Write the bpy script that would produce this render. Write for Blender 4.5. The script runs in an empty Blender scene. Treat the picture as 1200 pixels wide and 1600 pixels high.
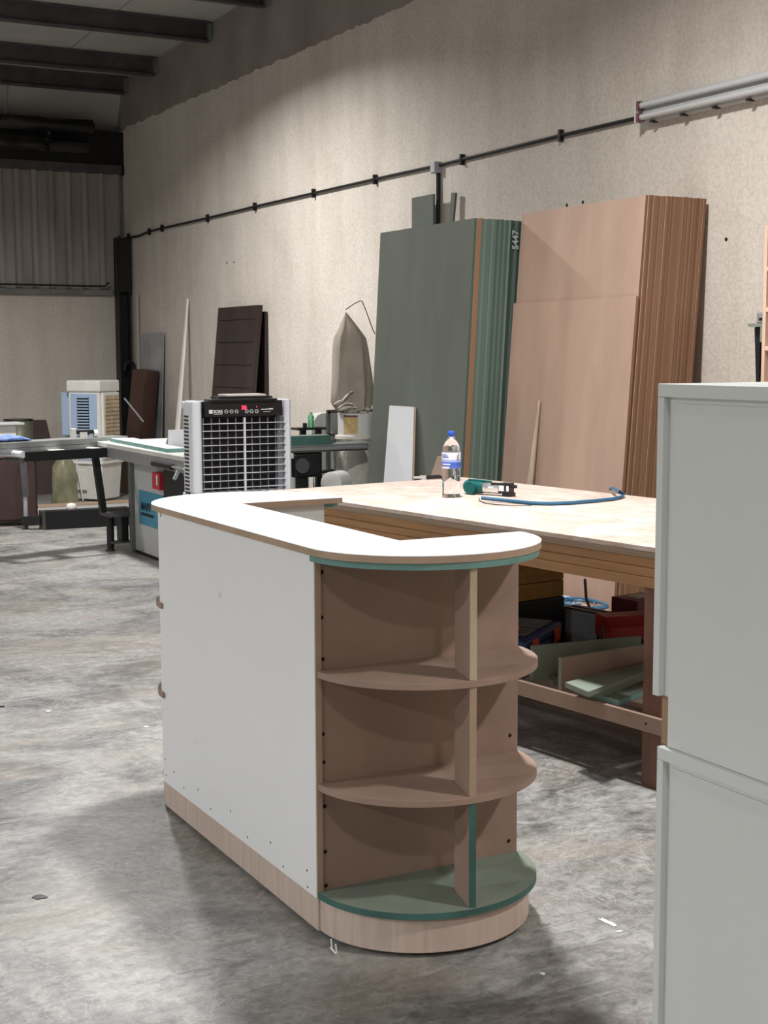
import bpy, bmesh, math, random
from mathutils import Vector, Matrix
random.seed(7)
S = bpy.context.scene
COL = S.collection

# ------------------------------------------------------------------ camera
CAM = Vector((0.0, 0.0, 1.58)); FPX = 2210.5
PITCH, ROLL, YAW = 0.11263, -0.00334, 0.49804
_r = Vector((math.cos(YAW), -math.sin(YAW), 0))
FWD = Vector((math.sin(YAW)*math.cos(PITCH), math.cos(YAW)*math.cos(PITCH), -math.sin(PITCH)))
_u = _r.cross(FWD)
RGT = _r*math.cos(ROLL) + _u*math.sin(ROLL)
UPV = -_r*math.sin(ROLL) + _u*math.cos(ROLL)
cd = bpy.data.cameras.new('camera'); cam = bpy.data.objects.new('camera', cd); COL.objects.link(cam)
m = Matrix((RGT, UPV, -FWD)).transposed().to_4x4(); m.translation = CAM
cam.matrix_world = m
cd.sensor_fit = 'VERTICAL'; cd.sensor_height = 36.0; cd.lens = 36.0*FPX/1600.0
cd.clip_start = 0.05; cd.clip_end = 100
S.camera = cam

# ------------------------------------------------------------------ world, lamps, exposure
w = bpy.data.worlds.new('world'); S.world = w; w.use_nodes = True
w.node_tree.nodes['Background'].inputs[0].default_value = (0.9, 0.95, 1.0, 1)
w.node_tree.nodes['Background'].inputs[1].default_value = 0.05
S.view_settings.view_transform = 'Standard'; S.view_settings.look = 'None'
S.view_settings.gamma = 1.0; S.view_settings.use_curve_mapping = False
S.view_settings.exposure = 0.08

def lamp(name, loc, power, size=0.45, spread=154, col=(1.0, 0.985, 0.965)):
    l = bpy.data.lights.new(name, 'AREA'); l.shape = 'DISK'; l.size = size
    l.energy = power; l.color = col; l.spread = math.radians(spread)
    o = bpy.data.objects.new(name, l); COL.objects.link(o); o.location = loc
    return o
# high-bay lamps of the hall, all above the frame; the aisle ones are added fill
lamp('highbay_lamp_counter', (2.90, 5.05, 4.5), 200, .36)
lamp('highbay_lamp_saw', (3.2, 11.3, 4.5), 205)
lamp('highbay_lamp_front', (3.9, 0.3, 4.5), 120, .36)
lamp('highbay_lamp_camera', (0.7, -2.0, 4.5), 60, .36)
lamp('fill_lamp_aisle', (-6.2, 4.6, 4.5), 400, col=(.95, .98, 1.0))  # added fill, unseen: brightens the left floor and the counter's front panel
lamp('fill_lamp_aisle_far', (-3.6, 11.6, 4.5), 250)  # added fill, unseen: brightens the back of the hall
lamp('fill_lamp_aisle_near', (-6.2, -0.6, 4.5), 330, col=(.95, .98, 1.0))  # added fill, unseen: lifts the near floor and the panel from the left

# ------------------------------------------------------------------ helpers
def ray(px, py): return RGT*((px-600)/FPX) + UPV*((800-py)/FPX) + FWD
def at_x(px, py, x): d = ray(px, py); return CAM + d*((x-CAM.x)/d.x)
def at_y(px, py, y): d = ray(px, py); return CAM + d*((y-CAM.y)/d.y)
def at_z(px, py, z): d = ray(px, py); return CAM + d*((z-CAM.z)/d.z)

class MB:
    def __init__(s, off=None):
        s.v = []; s.f = []; s.m = []
        s.o = Vector(off) if off is not None else Vector((0, 0, 0)); s.cur = 0
    def add(s, vs, fs):
        b = len(s.v)
        s.v += [Vector(p) - s.o for p in vs]
        for f in fs: s.f.append([b+i for i in f]); s.m.append(s.cur)
        return s
    def hexa(s, p):   # bottom 4 ccw, top 4 ccw
        return s.add(p, [(3,2,1,0),(4,5,6,7),(0,1,5,4),(1,2,6,5),(2,3,7,6),(3,0,4,7)])
    def box(s, lo, hi):
        x0,y0,z0 = lo; x1,y1,z1 = hi
        return s.hexa([(x0,y0,z0),(x1,y0,z0),(x1,y1,z0),(x0,y1,z0),(x0,y0,z1),(x1,y0,z1),(x1,y1,z1),(x0,y1,z1)])
    def obox(s, c, ax, ay, az):   # centre, half-axis vectors
        c = Vector(c); ax = Vector(ax); ay = Vector(ay); az = Vector(az)
        return s.hexa([c-ax-ay-az, c+ax-ay-az, c+ax+ay-az, c-ax+ay-az, c-ax-ay+az, c+ax-ay+az, c+ax+ay+az, c-ax+ay+az])
    def bar(s, a, b, w, h, up=(0,0,1)):   # beam between two points, w wide, h high
        a = Vector(a); b = Vector(b); d = (b-a)/2
        x = d.normalized().cross(Vector(up)).normalized(); u = x.cross(d.normalized())
        return s.obox((a+b)/2, x*w/2, d, u*h/2) if True else s
    def prism(s, poly, z0, z1):
        n = len(poly)
        vs = [(p[0], p[1], z0) for p in poly] + [(p[0], p[1], z1) for p in poly]
        fs = [tuple(range(n-1, -1, -1)), tuple(range(n, 2*n))] + [(i, (i+1) % n, n+(i+1) % n, n+i) for i in range(n)]
        return s.add(vs, fs)
    def extr(s, poly, d):   # closed 3d polygon swept by vector d
        n = len(poly); d = Vector(d); poly = [Vector(p) for p in poly]
        fs = [tuple(range(n-1, -1, -1)), tuple(range(n, 2*n))] + [(i, (i+1) % n, n+(i+1) % n, n+i) for i in range(n)]
        return s.add(poly + [p+d for p in poly], fs)
    def loft(s, rings, cap=True):
        n = len(rings[0]); vs = [p for r in rings for p in r]; fs = []
        for k in range(len(rings)-1):
            for i in range(n):
                j = (i+1) % n
                fs.append((k*n+i, k*n+j, (k+1)*n+j, (k+1)*n+i))
        if cap:
            fs.append(tuple(range(n-1, -1, -1))); b = (len(rings)-1)*n; fs.append(tuple(range(b, b+n)))
        return s.add(vs, fs)
    def tube(s, path, r, n=8):
        path = [Vector(p) for p in path]; rings = []; u = None
        for i, p in enumerate(path):
            t = (path[min(i+1, len(path)-1)] - path[max(i-1, 0)]).normalized()
            if u is None:
                u = t.orthogonal().normalized()
            u = (u - t*u.dot(t)).normalized(); v = t.cross(u)
            rr = r[i] if isinstance(r, (list, tuple)) else r
            rings.append([p + (u*math.cos(a) + v*math.sin(a))*rr for a in [2*math.pi*k/n for k in range(n)]])
        return s.loft(rings)
    def lathe(s, prof, c, n=24, axis=None):
        c = Vector(c); rings = []
        ax = Vector(axis or (0, 0, 1)).normalized(); u = ax.orthogonal().normalized(); v = ax.cross(u)
        for r, z in prof:
            rings.append([c + ax*z + (u*math.cos(a) + v*math.sin(a))*max(r, 1e-4) for a in [2*math.pi*k/n for k in range(n)]])
        return s.loft(rings)
    def build(s, name, mat, parent=None, smooth=False, bevel=0.0, seg=2):
        me = bpy.data.meshes.new(name); me.from_pydata([tuple(p) for p in s.v], [], s.f)
        mats = mat if isinstance(mat, (list, tuple)) else [mat]
        for mm in mats: me.materials.append(mm)
        me.polygons.foreach_set('material_index', s.m)
        bm = bmesh.new(); bm.from_mesh(me); bmesh.ops.recalc_face_normals(bm, faces=bm.faces); bm.to_mesh(me); bm.free()
        o = bpy.data.objects.new(name, me); COL.objects.link(o)
        if smooth:
            me.polygons.foreach_set('use_smooth', [True]*len(me.polygons))
            md = o.modifiers.new('es', 'EDGE_SPLIT'); md.split_angle = math.radians(40)
        if bevel:
            b = o.modifiers.new('bevel', 'BEVEL'); b.width = bevel; b.segments = seg; b.limit_method = 'ANGLE'; b.angle_limit = math.radians(40)
        if parent: o.parent = parent
        return o

def tag(o, label, cat, group=None, kind=None):
    if label: o['label'] = label
    if cat: o['category'] = cat
    if group: o['group'] = group
    if kind: o['kind'] = kind
    return o
def thing(name, label, cat, loc=(0, 0, 0), rotz=0.0, group=None):
    o = bpy.data.objects.new(name, None); COL.objects.link(o)
    o.empty_display_size = 0.1; o.location = loc; o.rotation_euler = (0, 0, rotz)
    return tag(o, label, cat, group)
def struct(o): o['kind'] = 'structure'; return o
def copy_part(o, parent, loc=None):
    c = o.copy(); COL.objects.link(c); c.parent = parent
    if loc is not None: c.location = loc
    return c
def text_mesh(name, txt, size, mat, parent, loc, xdir, ydir, depth=0.0008, align='LEFT'):
    cu = bpy.data.curves.new(name, 'FONT'); cu.body = txt; cu.size = size; cu.extrude = depth; cu.align_x = align; cu.offset = size*.025
    tmp = bpy.data.objects.new(name+'_tmp', cu); COL.objects.link(tmp)
    bpy.context.view_layer.update()
    me = bpy.data.meshes.new_from_object(tmp.evaluated_get(bpy.context.evaluated_depsgraph_get()))
    bpy.data.objects.remove(tmp)
    x = Vector(xdir).normalized(); y = Vector(ydir).normalized(); z = x.cross(y)
    M = Matrix((x, y, z)).transposed().to_4x4(); M.translation = Vector(loc)
    me.transform(M); me.materials.clear(); me.materials.append(mat)
    o = bpy.data.objects.new(name, me); COL.objects.link(o); o.parent = parent
    return o

# ------------------------------------------------------------------ materials
def mat(name, col, rough=0.6, metal=0.0, var=0.0, vscale=6.0, bump=0.0, bscale=60.0, stretch=(1, 1, 1), col2=None, spec=0.4, trans=0.0, ior=1.45, emit=None, coat=0.0, detail=6.0):
    M = bpy.data.materials.new(name); M.use_nodes = True; N = M.node_tree.nodes; L = M.node_tree.links
    b = N['Principled BSDF']
    b.inputs['Base Color'].default_value = (*col, 1); b.inputs['Roughness'].default_value = rough
    b.inputs['Metallic'].default_value = metal; b.inputs['Specular IOR Level'].default_value = spec
    b.inputs['Transmission Weight'].default_value = trans; b.inputs['IOR'].default_value = ior
    b.inputs['Coat Weight'].default_value = coat
    if emit: b.inputs['Emission Color'].default_value = (*emit[0], 1); b.inputs['Emission Strength'].default_value = emit[1]
    if var or bump or col2:
        tc = N.new('ShaderNodeTexCoord'); mp = N.new('ShaderNodeMapping'); mp.inputs['Scale'].default_value = stretch
        L.new(tc.outputs['Object'], mp.inputs['Vector'])
    if var or col2:
        n = N.new('ShaderNodeTexNoise'); n.inputs['Scale'].default_value = vscale; n.inputs['Detail'].default_value = detail; n.inputs['Roughness'].default_value = 0.6
        L.new(mp.outputs[0], n.inputs['Vector'])
        cr = N.new('ShaderNodeValToRGB'); cr.color_ramp.elements[0].position = .3; cr.color_ramp.elements[1].position = .7
        c2 = col2 or tuple(min(1, c*(1+var)) for c in col); c1 = tuple(c*(1-var) for c in col)
        cr.color_ramp.elements[0].color = (*c1, 1); cr.color_ramp.elements[1].color = (*c2, 1)
        L.new(n.outputs['Fac'], cr.inputs[0]); L.new(cr.outputs[0], b.inputs['Base Color'])
    if bump:
        n2 = N.new('ShaderNodeTexNoise'); n2.inputs['Scale'].default_value = bscale; n2.inputs['Detail'].default_value = 4
        L.new(mp.outputs[0], n2.inputs['Vector'])
        bp = N.new('ShaderNodeBump'); bp.inputs['Strength'].default_value = bump; bp.inputs['Distance'].default_value = 0.01
        L.new(n2.outputs['Fac'], bp.inputs['Height']); L.new(bp.outputs[0], b.inputs['Normal'])
    return M

def nd(N, t, **k):
    n = N.new(t)
    for a, v in k.items(): setattr(n, a, v)
    return n
def ramp(N, stops):
    r = N.new('ShaderNodeValToRGB'); e = r.color_ramp.elements
    e[0].position, e[0].color = stops[0][0], (*stops[0][1], 1)
    e[1].position, e[1].color = stops[-1][0], (*stops[-1][1], 1)
    for p, c in stops[1:-1]:
        x = e.new(p); x.color = (*c, 1)
    return r
def noise(N, L, vec, scale, detail=6, rough=.6, dist=0.0):
    n = N.new('ShaderNodeTexNoise'); n.inputs['Scale'].default_value = scale; n.inputs['Detail'].default_value = detail
    n.inputs['Roughness'].default_value = rough; n.inputs['Distortion'].default_value = dist
    L.new(vec, n.inputs['Vector']); return n
def mix(N, L, fac, a, b, mode='MIX'):
    m = N.new('ShaderNodeMix'); m.data_type = 'RGBA'; m.blend_type = mode
    if isinstance(fac, float): m.inputs[0].default_value = fac
    else: L.new(fac, m.inputs[0])
    for i, x in ((6, a), (7, b)):
        if isinstance(x, tuple): m.inputs[i].default_value = (*x, 1)
        else: L.new(x, m.inputs[i])
    return m.outputs[2]

def concrete():
    M = bpy.data.materials.new('worn_concrete'); M.use_nodes = True; N = M.node_tree.nodes; L = M.node_tree.links
    b = N['Principled BSDF']; g = N.new('ShaderNodeNewGeometry'); P = g.outputs['Position']
    def mapped(rot, sc, loc=(0, 0, 0)):
        mp = N.new('ShaderNodeMapping'); mp.inputs['Rotation'].default_value = (0, 0, rot); mp.inputs['Scale'].default_value = sc; mp.inputs['Location'].default_value = loc
        L.new(P, mp.inputs[0]); return mp.outputs[0]
    def scaled(sock, k):
        mu = N.new('ShaderNodeMath'); mu.operation = 'MULTIPLY'; mu.inputs[1].default_value = k; L.new(sock, mu.inputs[0]); return mu.outputs[0]
    n1 = noise(N, L, P, 1.5, 10, .68, 1.1); r1 = ramp(N, [(.36, (.11, .108, .105)), (.48, (.25, .245, .237)), (.60, (.375, .37, .358))]); L.new(n1.outputs[0], r1.inputs[0])
    # pale trowel streaks in two directions
    n2 = noise(N, L, mapped(.6, (1, 3.2, 1)), 2.6, 10, .72, 2.2); r2 = ramp(N, [(.50, (0, 0, 0)), (.64, (1, 1, 1))]); L.new(n2.outputs[0], r2.inputs[0])
    c = mix(N, L, scaled(r2.outputs[0], .55), r1.outputs[0], (.43, .425, .415))
    n3 = noise(N, L, mapped(-.9, (1.2, 4, 1), (3, 1, 0)), 3.4, 10, .72, 2.4); r3 = ramp(N, [(.53, (0, 0, 0)), (.64, (1, 1, 1))]); L.new(n3.outputs[0], r3.inputs[0])
    c = mix(N, L, scaled(r3.outputs[0], .5), c, (.10, .099, .098))
    # fine grit
    n6 = noise(N, L, P, 26, 6, .75, .5); r6 = ramp(N, [(.36, (.62, .62, .62)), (.58, (1.0, 1.0, 1.0))]); L.new(n6.outputs[0], r6.inputs[0])
    c = mix(N, L, 1.0, c, r6.outputs[0], 'MULTIPLY')
    # tan dust patches
    n4 = noise(N, L, mapped(.3, (1, 2.2, 1), (1.3, .4, 0)), .8, 7, .62, 1.2); r4 = ramp(N, [(.50, (0, 0, 0)), (.62, (1, 1, 1))]); L.new(n4.outputs[0], r4.inputs[0])
    c = mix(N, L, scaled(r4.outputs[0], .34), c, (.40, .335, .265))
    # white dust veins and scratches
    v = noise(N, L, P, 3.2, 8, .68, 2.8); rv = ramp(N, [(.488, (0, 0, 0)), (.50, (1, 1, 1)), (.512, (0, 0, 0))]); L.new(v.outputs[0], rv.inputs[0])
    v2 = noise(N, L, P, 1.3, 3); rv2 = ramp(N, [(.42, (0, 0, 0)), (.6, (.7, .7, .7))]); L.new(v2.outputs[0], rv2.inputs[0])
    mm = N.new('ShaderNodeMath'); mm.operation = 'MULTIPLY'; L.new(rv.outputs[0], mm.inputs[0]); L.new(rv2.outputs[0], mm.inputs[1])
    c = mix(N, L, mm.outputs[0], c, (.52, .51, .49))
    v3 = noise(N, L, mapped(.4, (1, 1.8, 1), (7, 2, 0)), 7.5, 8, .7, 2.0); rv3 = ramp(N, [(.47, (0, 0, 0)), (.495, (.55, .55, .55)), (.52, (0, 0, 0))]); L.new(v3.outputs[0], rv3.inputs[0])
    mm2 = N.new('ShaderNodeMath'); mm2.operation = 'MULTIPLY'; L.new(rv3.outputs[0], mm2.inputs[0]); L.new(r4.outputs[0], mm2.inputs[1])
    c = mix(N, L, mm2.outputs[0], c, (.10, .095, .09))
    L.new(c, b.inputs['Base Color'])
    rr = N.new('ShaderNodeMapRange'); rr.inputs[3].default_value = .22; rr.inputs[4].default_value = .56; L.new(n2.outputs[0], rr.inputs[0]); L.new(rr.outputs[0], b.inputs['Roughness'])
    n5 = noise(N, L, P, 30, 5); bp = N.new('ShaderNodeBump'); bp.inputs['Strength'].default_value = .12; bp.inputs['Distance'].default_value = .01
    L.new(n5.outputs[0], bp.inputs['Height']); L.new(bp.outputs[0], b.inputs['Normal'])
    return M

def plaster(band=True):
    M = bpy.data.materials.new('rough_plaster'); M.use_nodes = True; N = M.node_tree.nodes; L = M.node_tree.links
    b = N['Principled BSDF']; b.inputs['Roughness'].default_value = .85; b.inputs['Specular IOR Level'].default_value = .2
    g = N.new('ShaderNodeNewGeometry'); P = g.outputs['Position']
    n1 = noise(N, L, P, .8, 7, .6, .3); r1 = ramp(N, [(.3, (.58, .525, .465)), (.7, (.72, .665, .60))]); L.new(n1.outputs[0], r1.inputs[0])
    mp = N.new('ShaderNodeMapping'); mp.inputs['Scale'].default_value = (2.5, 2.5, .35); L.new(P, mp.inputs[0])
    n2 = noise(N, L, mp.outputs[0], 2.0, 6, .6, .2); r2 = ramp(N, [(.35, (.92, .91, .90)), (.6, (1, 1, 1))]); L.new(n2.outputs[0], r2.inputs[0])
    c = mix(N, L, 1.0, r1.outputs[0], r2.outputs[0], 'MULTIPLY')
    n6 = noise(N, L, P, 45, 3, .6); r6 = ramp(N, [(.35, (.86, .86, .86)), (.6, (1, 1, 1))]); L.new(n6.outputs[0], r6.inputs[0])
    c = mix(N, L, 1.0, c, r6.outputs[0], 'MULTIPLY')
    if band:   # bare strip above the ragged edge of the paint
        s = N.new('ShaderNodeSeparateXYZ'); L.new(P, s.inputs[0]); n3 = noise(N, L, P, 6, 4)
        ad = N.new('ShaderNodeMath'); ad.operation = 'MULTIPLY_ADD'; ad.inputs[1].default_value = .09; L.new(n3.outputs[0], ad.inputs[0]); L.new(s.outputs[2], ad.inputs[2])
        gt = N.new('ShaderNodeMath'); gt.operation = 'GREATER_THAN'; gt.inputs[1].default_value = 4.285; L.new(ad.outputs[0], gt.inputs[0])
        nb = noise(N, L, P, 1.6, 6); rb = ramp(N, [(.3, (.235, .20, .185)), (.7, (.34, .30, .275))]); L.new(nb.outputs[0], rb.inputs[0])
        c = mix(N, L, gt.outputs[0], c, rb.outputs[0])
    L.new(c, b.inputs['Base Color'])
    n4 = noise(N, L, P, 38, 5, .65); bp = N.new('ShaderNodeBump'); bp.inputs['Strength'].default_value = .38; bp.inputs['Distance'].default_value = .012
    L.new(n4.outputs[0], bp.inputs['Height']); L.new(bp.outputs[0], b.inputs['Normal'])
    return M

def plywood():
    M = bpy.data.materials.new('bench_plywood'); M.use_nodes = True; N = M.node_tree.nodes; L = M.node_tree.links
    b = N['Principled BSDF']; b.inputs['Roughness'].default_value = .7
    tc = N.new('ShaderNodeTexCoord'); P = tc.outputs['Object']
    mp = N.new('ShaderNodeMapping'); mp.inputs['Scale'].default_value = (6, 1.2, 4); L.new(P, mp.inputs[0])
    n1 = noise(N, L, mp.outputs[0], 2.4, 8, .7, 2.2); r1 = ramp(N, [(.33, (.42, .325, .27)), (.45, (.56, .465, .41)), (.62, (.63, .54, .49))]); L.new(n1.outputs[0], r1.inputs[0])
    n2 = noise(N, L, P, 4.5, 6, .6, .6); r2 = ramp(N, [(.35, (.82, .76, .72)), (.6, (1, 1, 1))]); L.new(n2.outputs[0], r2.inputs[0])
    c = mix(N, L, 1.0, r1.outputs[0], r2.outputs[0], 'MULTIPLY'); L.new(c, b.inputs['Base Color'])
    return M

M_floor = concrete(); M_wall = plaster(True); M_wall2 = plaster(False); M_ply = plywood()
M_roof = mat('roof_sheet', (.42, .41, .385), .6, var=.12, vscale=1.5)
M_steel = mat('dark_painted_steel', (.075, .073, .075), .5, var=.25, vscale=4, bump=.05)
M_corr = mat('corrugated_sheet', (.30, .275, .25), .6, var=.22, vscale=1.4, stretch=(3, 3, .4))
M_ledge = mat('grey_ledge', (.17, .175, .165), .6, var=.3, vscale=3)
M_black = mat('black_paint', (.012, .012, .013), .45, var=.2, vscale=9)
M_blackp = mat('black_plastic', (.014, .014, .016), .3)
M_dark = mat('dark_plastic_wrap', (.016, .015, .014), .35, var=.5, vscale=5, bump=.8, bscale=9)
M_white = mat('white_laminate', (.69, .705, .73), .38, var=.03, vscale=2.5, spec=.4)
def scuffed_white():
    M = bpy.data.materials.new('scuffed_white_laminate'); M.use_nodes = True; N = M.node_tree.nodes; L = M.node_tree.links
    b = N['Principled BSDF']; b.inputs['Roughness'].default_value = .45
    tc = N.new('ShaderNodeTexCoord'); P = tc.outputs['Object']
    n = noise(N, L, P, 3.2, 8, .7, 1.5); r = ramp(N, [(.30, (.5, .5, .5)), (.345, (.80, .805, .81)), (.7, (.82, .825, .83))]); L.new(n.outputs[0], r.inputs[0])
    L.new(r.outputs[0], b.inputs['Base Color']); return M
M_scuff = scuffed_white()
M_wplas = mat('white_plastic', (.78, .80, .86), .35)
M_cab = mat('pale_grey_laminate', (.66, .675, .66), .45, var=.015, vscale=3)
M_mdf = mat('brown_fibreboard', (.33, .228, .178), .7, var=.10, vscale=5, bump=.03, bscale=200)
M_mdf_face = mat('brown_board_face', (.43, .295, .23), .65, var=.14, vscale=1.3, stretch=(1, 2.2, .7))
M_mdf_edge = [mat('brown_board_edge', c, .75, var=.2, vscale=3, stretch=(1, 1, .1)) for c in ((.235, .125, .07), (.20, .105, .058), (.27, .15, .085), (.18, .095, .052))]
M_mdf_cut = mat('cut_fibreboard_edge', (.42, .30, .215), .75, var=.1, vscale=9)
M_grn_face = mat('green_board_face', (.120, .134, .113), .6, var=.14, vscale=1.2, stretch=(1, 2.0, .6))
M_grn_edge = [mat('green_board_edge', c, .7, var=.22, vscale=3, stretch=(1, 1, .1)) for c in ((.105, .155, .132), (.068, .106, .09), (.033, .06, .052), (.145, .195, .168))]
M_grn_cut = mat('green_fibreboard', (.20, .235, .19), .65, var=.08, vscale=6)
M_teal = mat('teal_cut_edge', (.15, .29, .26), .6, var=.15, vscale=10)
M_teal_d = mat('dark_teal_cut_edge', (.055, .135, .118), .6, var=.2, vscale=10)
M_plinth = mat('plinth_plywood', (.54, .43, .365), .6, var=.13, vscale=5, stretch=(7, 7, .5))
M_timber = mat('orange_timber', (.37, .20, .095), .6, var=.28, vscale=2.4, stretch=(9, .5, 9))
M_timber_d = mat('red_timber', (.17, .085, .062), .6, var=.25, vscale=3, stretch=(5, 5, .7))
M_plyedge = mat('plywood_edge', (.33, .25, .185), .7, var=.2, vscale=4, stretch=(4, .4, 30))
M_hole = mat('screw_hole', (.006, .005, .005), .8)
M_post = mat('pale_post_edge', (.50, .41, .29), .7, var=.12, vscale=6, stretch=(3, 3, .6))
M_brown = mat('dark_brown_laminate', (.055, .033, .030), .45, var=.25, vscale=2.5)
M_brown2 = mat('mahogany_laminate', (.075, .032, .025), .45, var=.25, vscale=2.5)
M_panel = mat('scratched_dark_panel', (.035, .024, .021), .5, var=.35, vscale=3, stretch=(1, 1, .3))
M_galv = mat('galvanised_metal', (.42, .44, .47), .42, metal=.25, var=.35, vscale=1.6)
M_alu = mat('aluminium', (.34, .345, .345), .4, metal=.5, var=.1, vscale=4, stretch=(1, 8, 1))
M_mach = mat('machine_grey', (.46, .47, .47), .5, var=.06, vscale=3)
M_iron = mat('cast_iron_top', (.55, .55, .52), .45, var=.08, vscale=3)
M_cblue = mat('cooler_blue_plastic', (.40, .52, .70), .45)
M_cwhite = mat('aged_white_plastic', (.78, .77, .73), .5, var=.06, vscale=4)
M_pad = mat('cooler_pad', (.50, .40, .28), .8, var=.25, vscale=8)
M_sign = mat('blue_sign', (.06, .25, .38), .4)
M_red = mat('red_switch', (.55, .03, .06), .4)
M_yel = mat('yellow_label', (.52, .38, .17), .6, var=.3, vscale=25, stretch=(1, 1, 6))
M_canvas = mat('canvas', (.34, .30, .25), .9, var=.14, vscale=5, bump=.15, bscale=80)
M_canvasw = mat('pale_canvas', (.62, .58, .52), .9, var=.1, vscale=5)
M_film = mat('cloudy_plastic_film', (.62, .62, .56), .3, var=.25, vscale=7, bump=.8, bscale=14, trans=.25)
M_bucket = mat('grey_white_plastic', (.60, .60, .585), .5)
M_gglass = mat('green_pet', (.30, .72, .42), .12, trans=.75, ior=1.3)
M_tooltl = mat('teal_tool_housing', (.008, .10, .098), .35)
M_chrome = mat('bright_metal', (.72, .73, .74), .25, metal=.9)
M_hose = mat('blue_hose', (.035, .12, .22), .35)
M_hosel = mat('pale_blue_hose', (.34, .42, .52), .35)
M_pet = mat('clear_bottle', (.97, .985, 1.0), .03, trans=1.0, ior=1.30)
M_cap = mat('blue_cap', (.03, .11, .55), .35)
M_labw = mat('label_white', (.80, .82, .90), .5)
M_labb = mat('label_blue', (.06, .14, .58), .5)
M_labm = mat('label_mid_blue', (.36, .44, .78), .5)
M_tblue = mat('navy_toolbox', (.018, .035, .12), .45, var=.15, vscale=6)
M_tgrey = mat('grey_toolbox_lid', (.12, .12, .12), .5, var=.15, vscale=6)
M_torange = mat('orange_latch', (.55, .07, .03), .45)
M_tred = mat('red_toolbox', (.27, .022, .02), .45, var=.12, vscale=5)
M_maroon = mat('maroon_carton', (.17, .028, .048), .5, var=.2, vscale=6)
M_ochre = mat('ochre_timber', (.30, .145, .025), .6, var=.2, vscale=3, stretch=(5, 5, 14))
M_stick = mat('weathered_stick', (.42, .33, .25), .8, var=.2, vscale=6, stretch=(6, 6, .6))
M_rack = mat('pale_pine', (.66, .47, .36), .7, var=.12, vscale=4, stretch=(6, 6, .6))
M_mark = mat('black_print', (.008, .01, .012), .5)
M_wprint = mat('white_print', (.82, .82, .84), .5)
M_disp = mat('red_display', (.4, .01, .03), .4, emit=((1.0, .03, .08), 3.0))
M_chalk = mat('chalk', (.30, .36, .33), .9)
M_tube = mat('dusty_tube_glass', (.52, .53, .54), .3, spec=.6)
M_maroonp = mat('maroon_cap', (.16, .06, .07), .5)
M_cloth = mat('blue_cloth', (.16, .24, .52), .85, var=.35, vscale=14)
M_carton = mat('white_carton', (.72, .72, .70), .7, var=.06, vscale=9)
M_paper = mat('paper', (.70, .67, .60), .8)
M_drum = mat('olive_metal_drum', (.27, .27, .20), .35, metal=.5, var=.15, vscale=4)
M_brass = mat('raw_brown_edge', (.36, .23, .14), .75, var=.1, vscale=8)

# ------------------------------------------------------------------ the hall
XW, YB = 5.55, 16.69
XL, YF = -9.0, -7.0
struct(MB().box((XL-.2, YF-.2, -.2), (XW+.2, YB+.6, 0)).build('floor', M_floor))
struct(MB().box((XW, YF, 0), (XW+.2, YB+.6, 6.6)).build('wall_right', M_wall))
wb = struct(MB().box((XL, YB, 0), (XW, YB+.2, 2.27)).build('wall_back', M_wall2))
struct(MB().box((XL-.2, YF, 0), (XL, YB+.6, 6.6)).build('wall_left', M_wall2))
struct(MB().box((XL, YF-.2, 0), (XW, YF, 6.6)).build('wall_front', M_wall2))
# back wall cladding: ledge, corrugated sheets one by one, top rail, slanting cladding above
MB().box((XL, YB-.05, 2.262), (5.36, YB+.12, 2.33)).build('ledge', M_ledge, wb, bevel=.006)
MB().box((XL, YB-.03, 3.70), (5.50, YB+.02, 3.80)).build('top_rail', M_steel, wb)
rib = .20
for k in range(14):
    x1 = XW-.03 - k*1.0; x0 = x1-.992
    pts = []; x = x0
    while x < x1-1e-4:
        for dx, dy in ((0, 0), (.085, 0), (.10, -.05), (.15, -.05), (.165, 0)):
            if x+dx <= x1: pts.append((x+dx, YB+.05+dy))
        x += rib
    pts.append((x1, YB+.05))
    back = [(p[0], p[1]+.004) for p in reversed(pts)]
    MB().prism(pts+back, 2.33, 3.74).build('corrugated_sheet', M_corr, wb)
for k in range(11):
    x1 = XW - k*1.35; x0 = x1-1.335
    MB().hexa([(x0, 17.02, 4.1), (x1, 17.02, 4.1), (x1, 17.06, 4.1), (x0, 17.06, 4.1), (x0, 16.70, 4.80), (x1, 16.70, 4.80), (x1, 16.74, 4.80), (x0, 16.74, 4.80)]).build('cladding_panel', M_roof, wb)
MB().box((XL, YB+.02, 3.7), (XW, YB+.16, 4.2)).build('shade_backing', M_black, wb)  # black box standing in for the shade of the gap behind the pipes

# roof, low at the back wall, rising towards the camera
def zroof(y): return 4.845 + (15.48-y)*.034
ceil = bpy.data.objects.new('ceiling', None); COL.objects.link(ceil); struct(ceil)
for k in range(15):
    x1 = XW - k*1.0; x0 = x1-.988
    ya, yb = YF, 16.80
    MB().hexa([(x0, ya, zroof(ya)), (x1, ya, zroof(ya)), (x1, yb, zroof(yb)), (x0, yb, zroof(yb)),
               (x0, ya, zroof(ya)+.05), (x1, ya, zroof(ya)+.05), (x1, yb, zroof(yb)+.05), (x0, yb, zroof(yb)+.05)]).build('roof_panel', M_roof, ceil)
MB().hexa([(XL, YF, zroof(YF)+.06), (XW, YF, zroof(YF)+.06), (XW, 16.9, zroof(16.9)+.06), (XL, 16.9, zroof(16.9)+.06),
           (XL, YF, zroof(YF)+.1), (XW, YF, zroof(YF)+.1), (XW, 16.9, zroof(16.9)+.1), (XL, 16.9, zroof(16.9)+.1)]).build('roof_deck', M_black, ceil)
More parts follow.
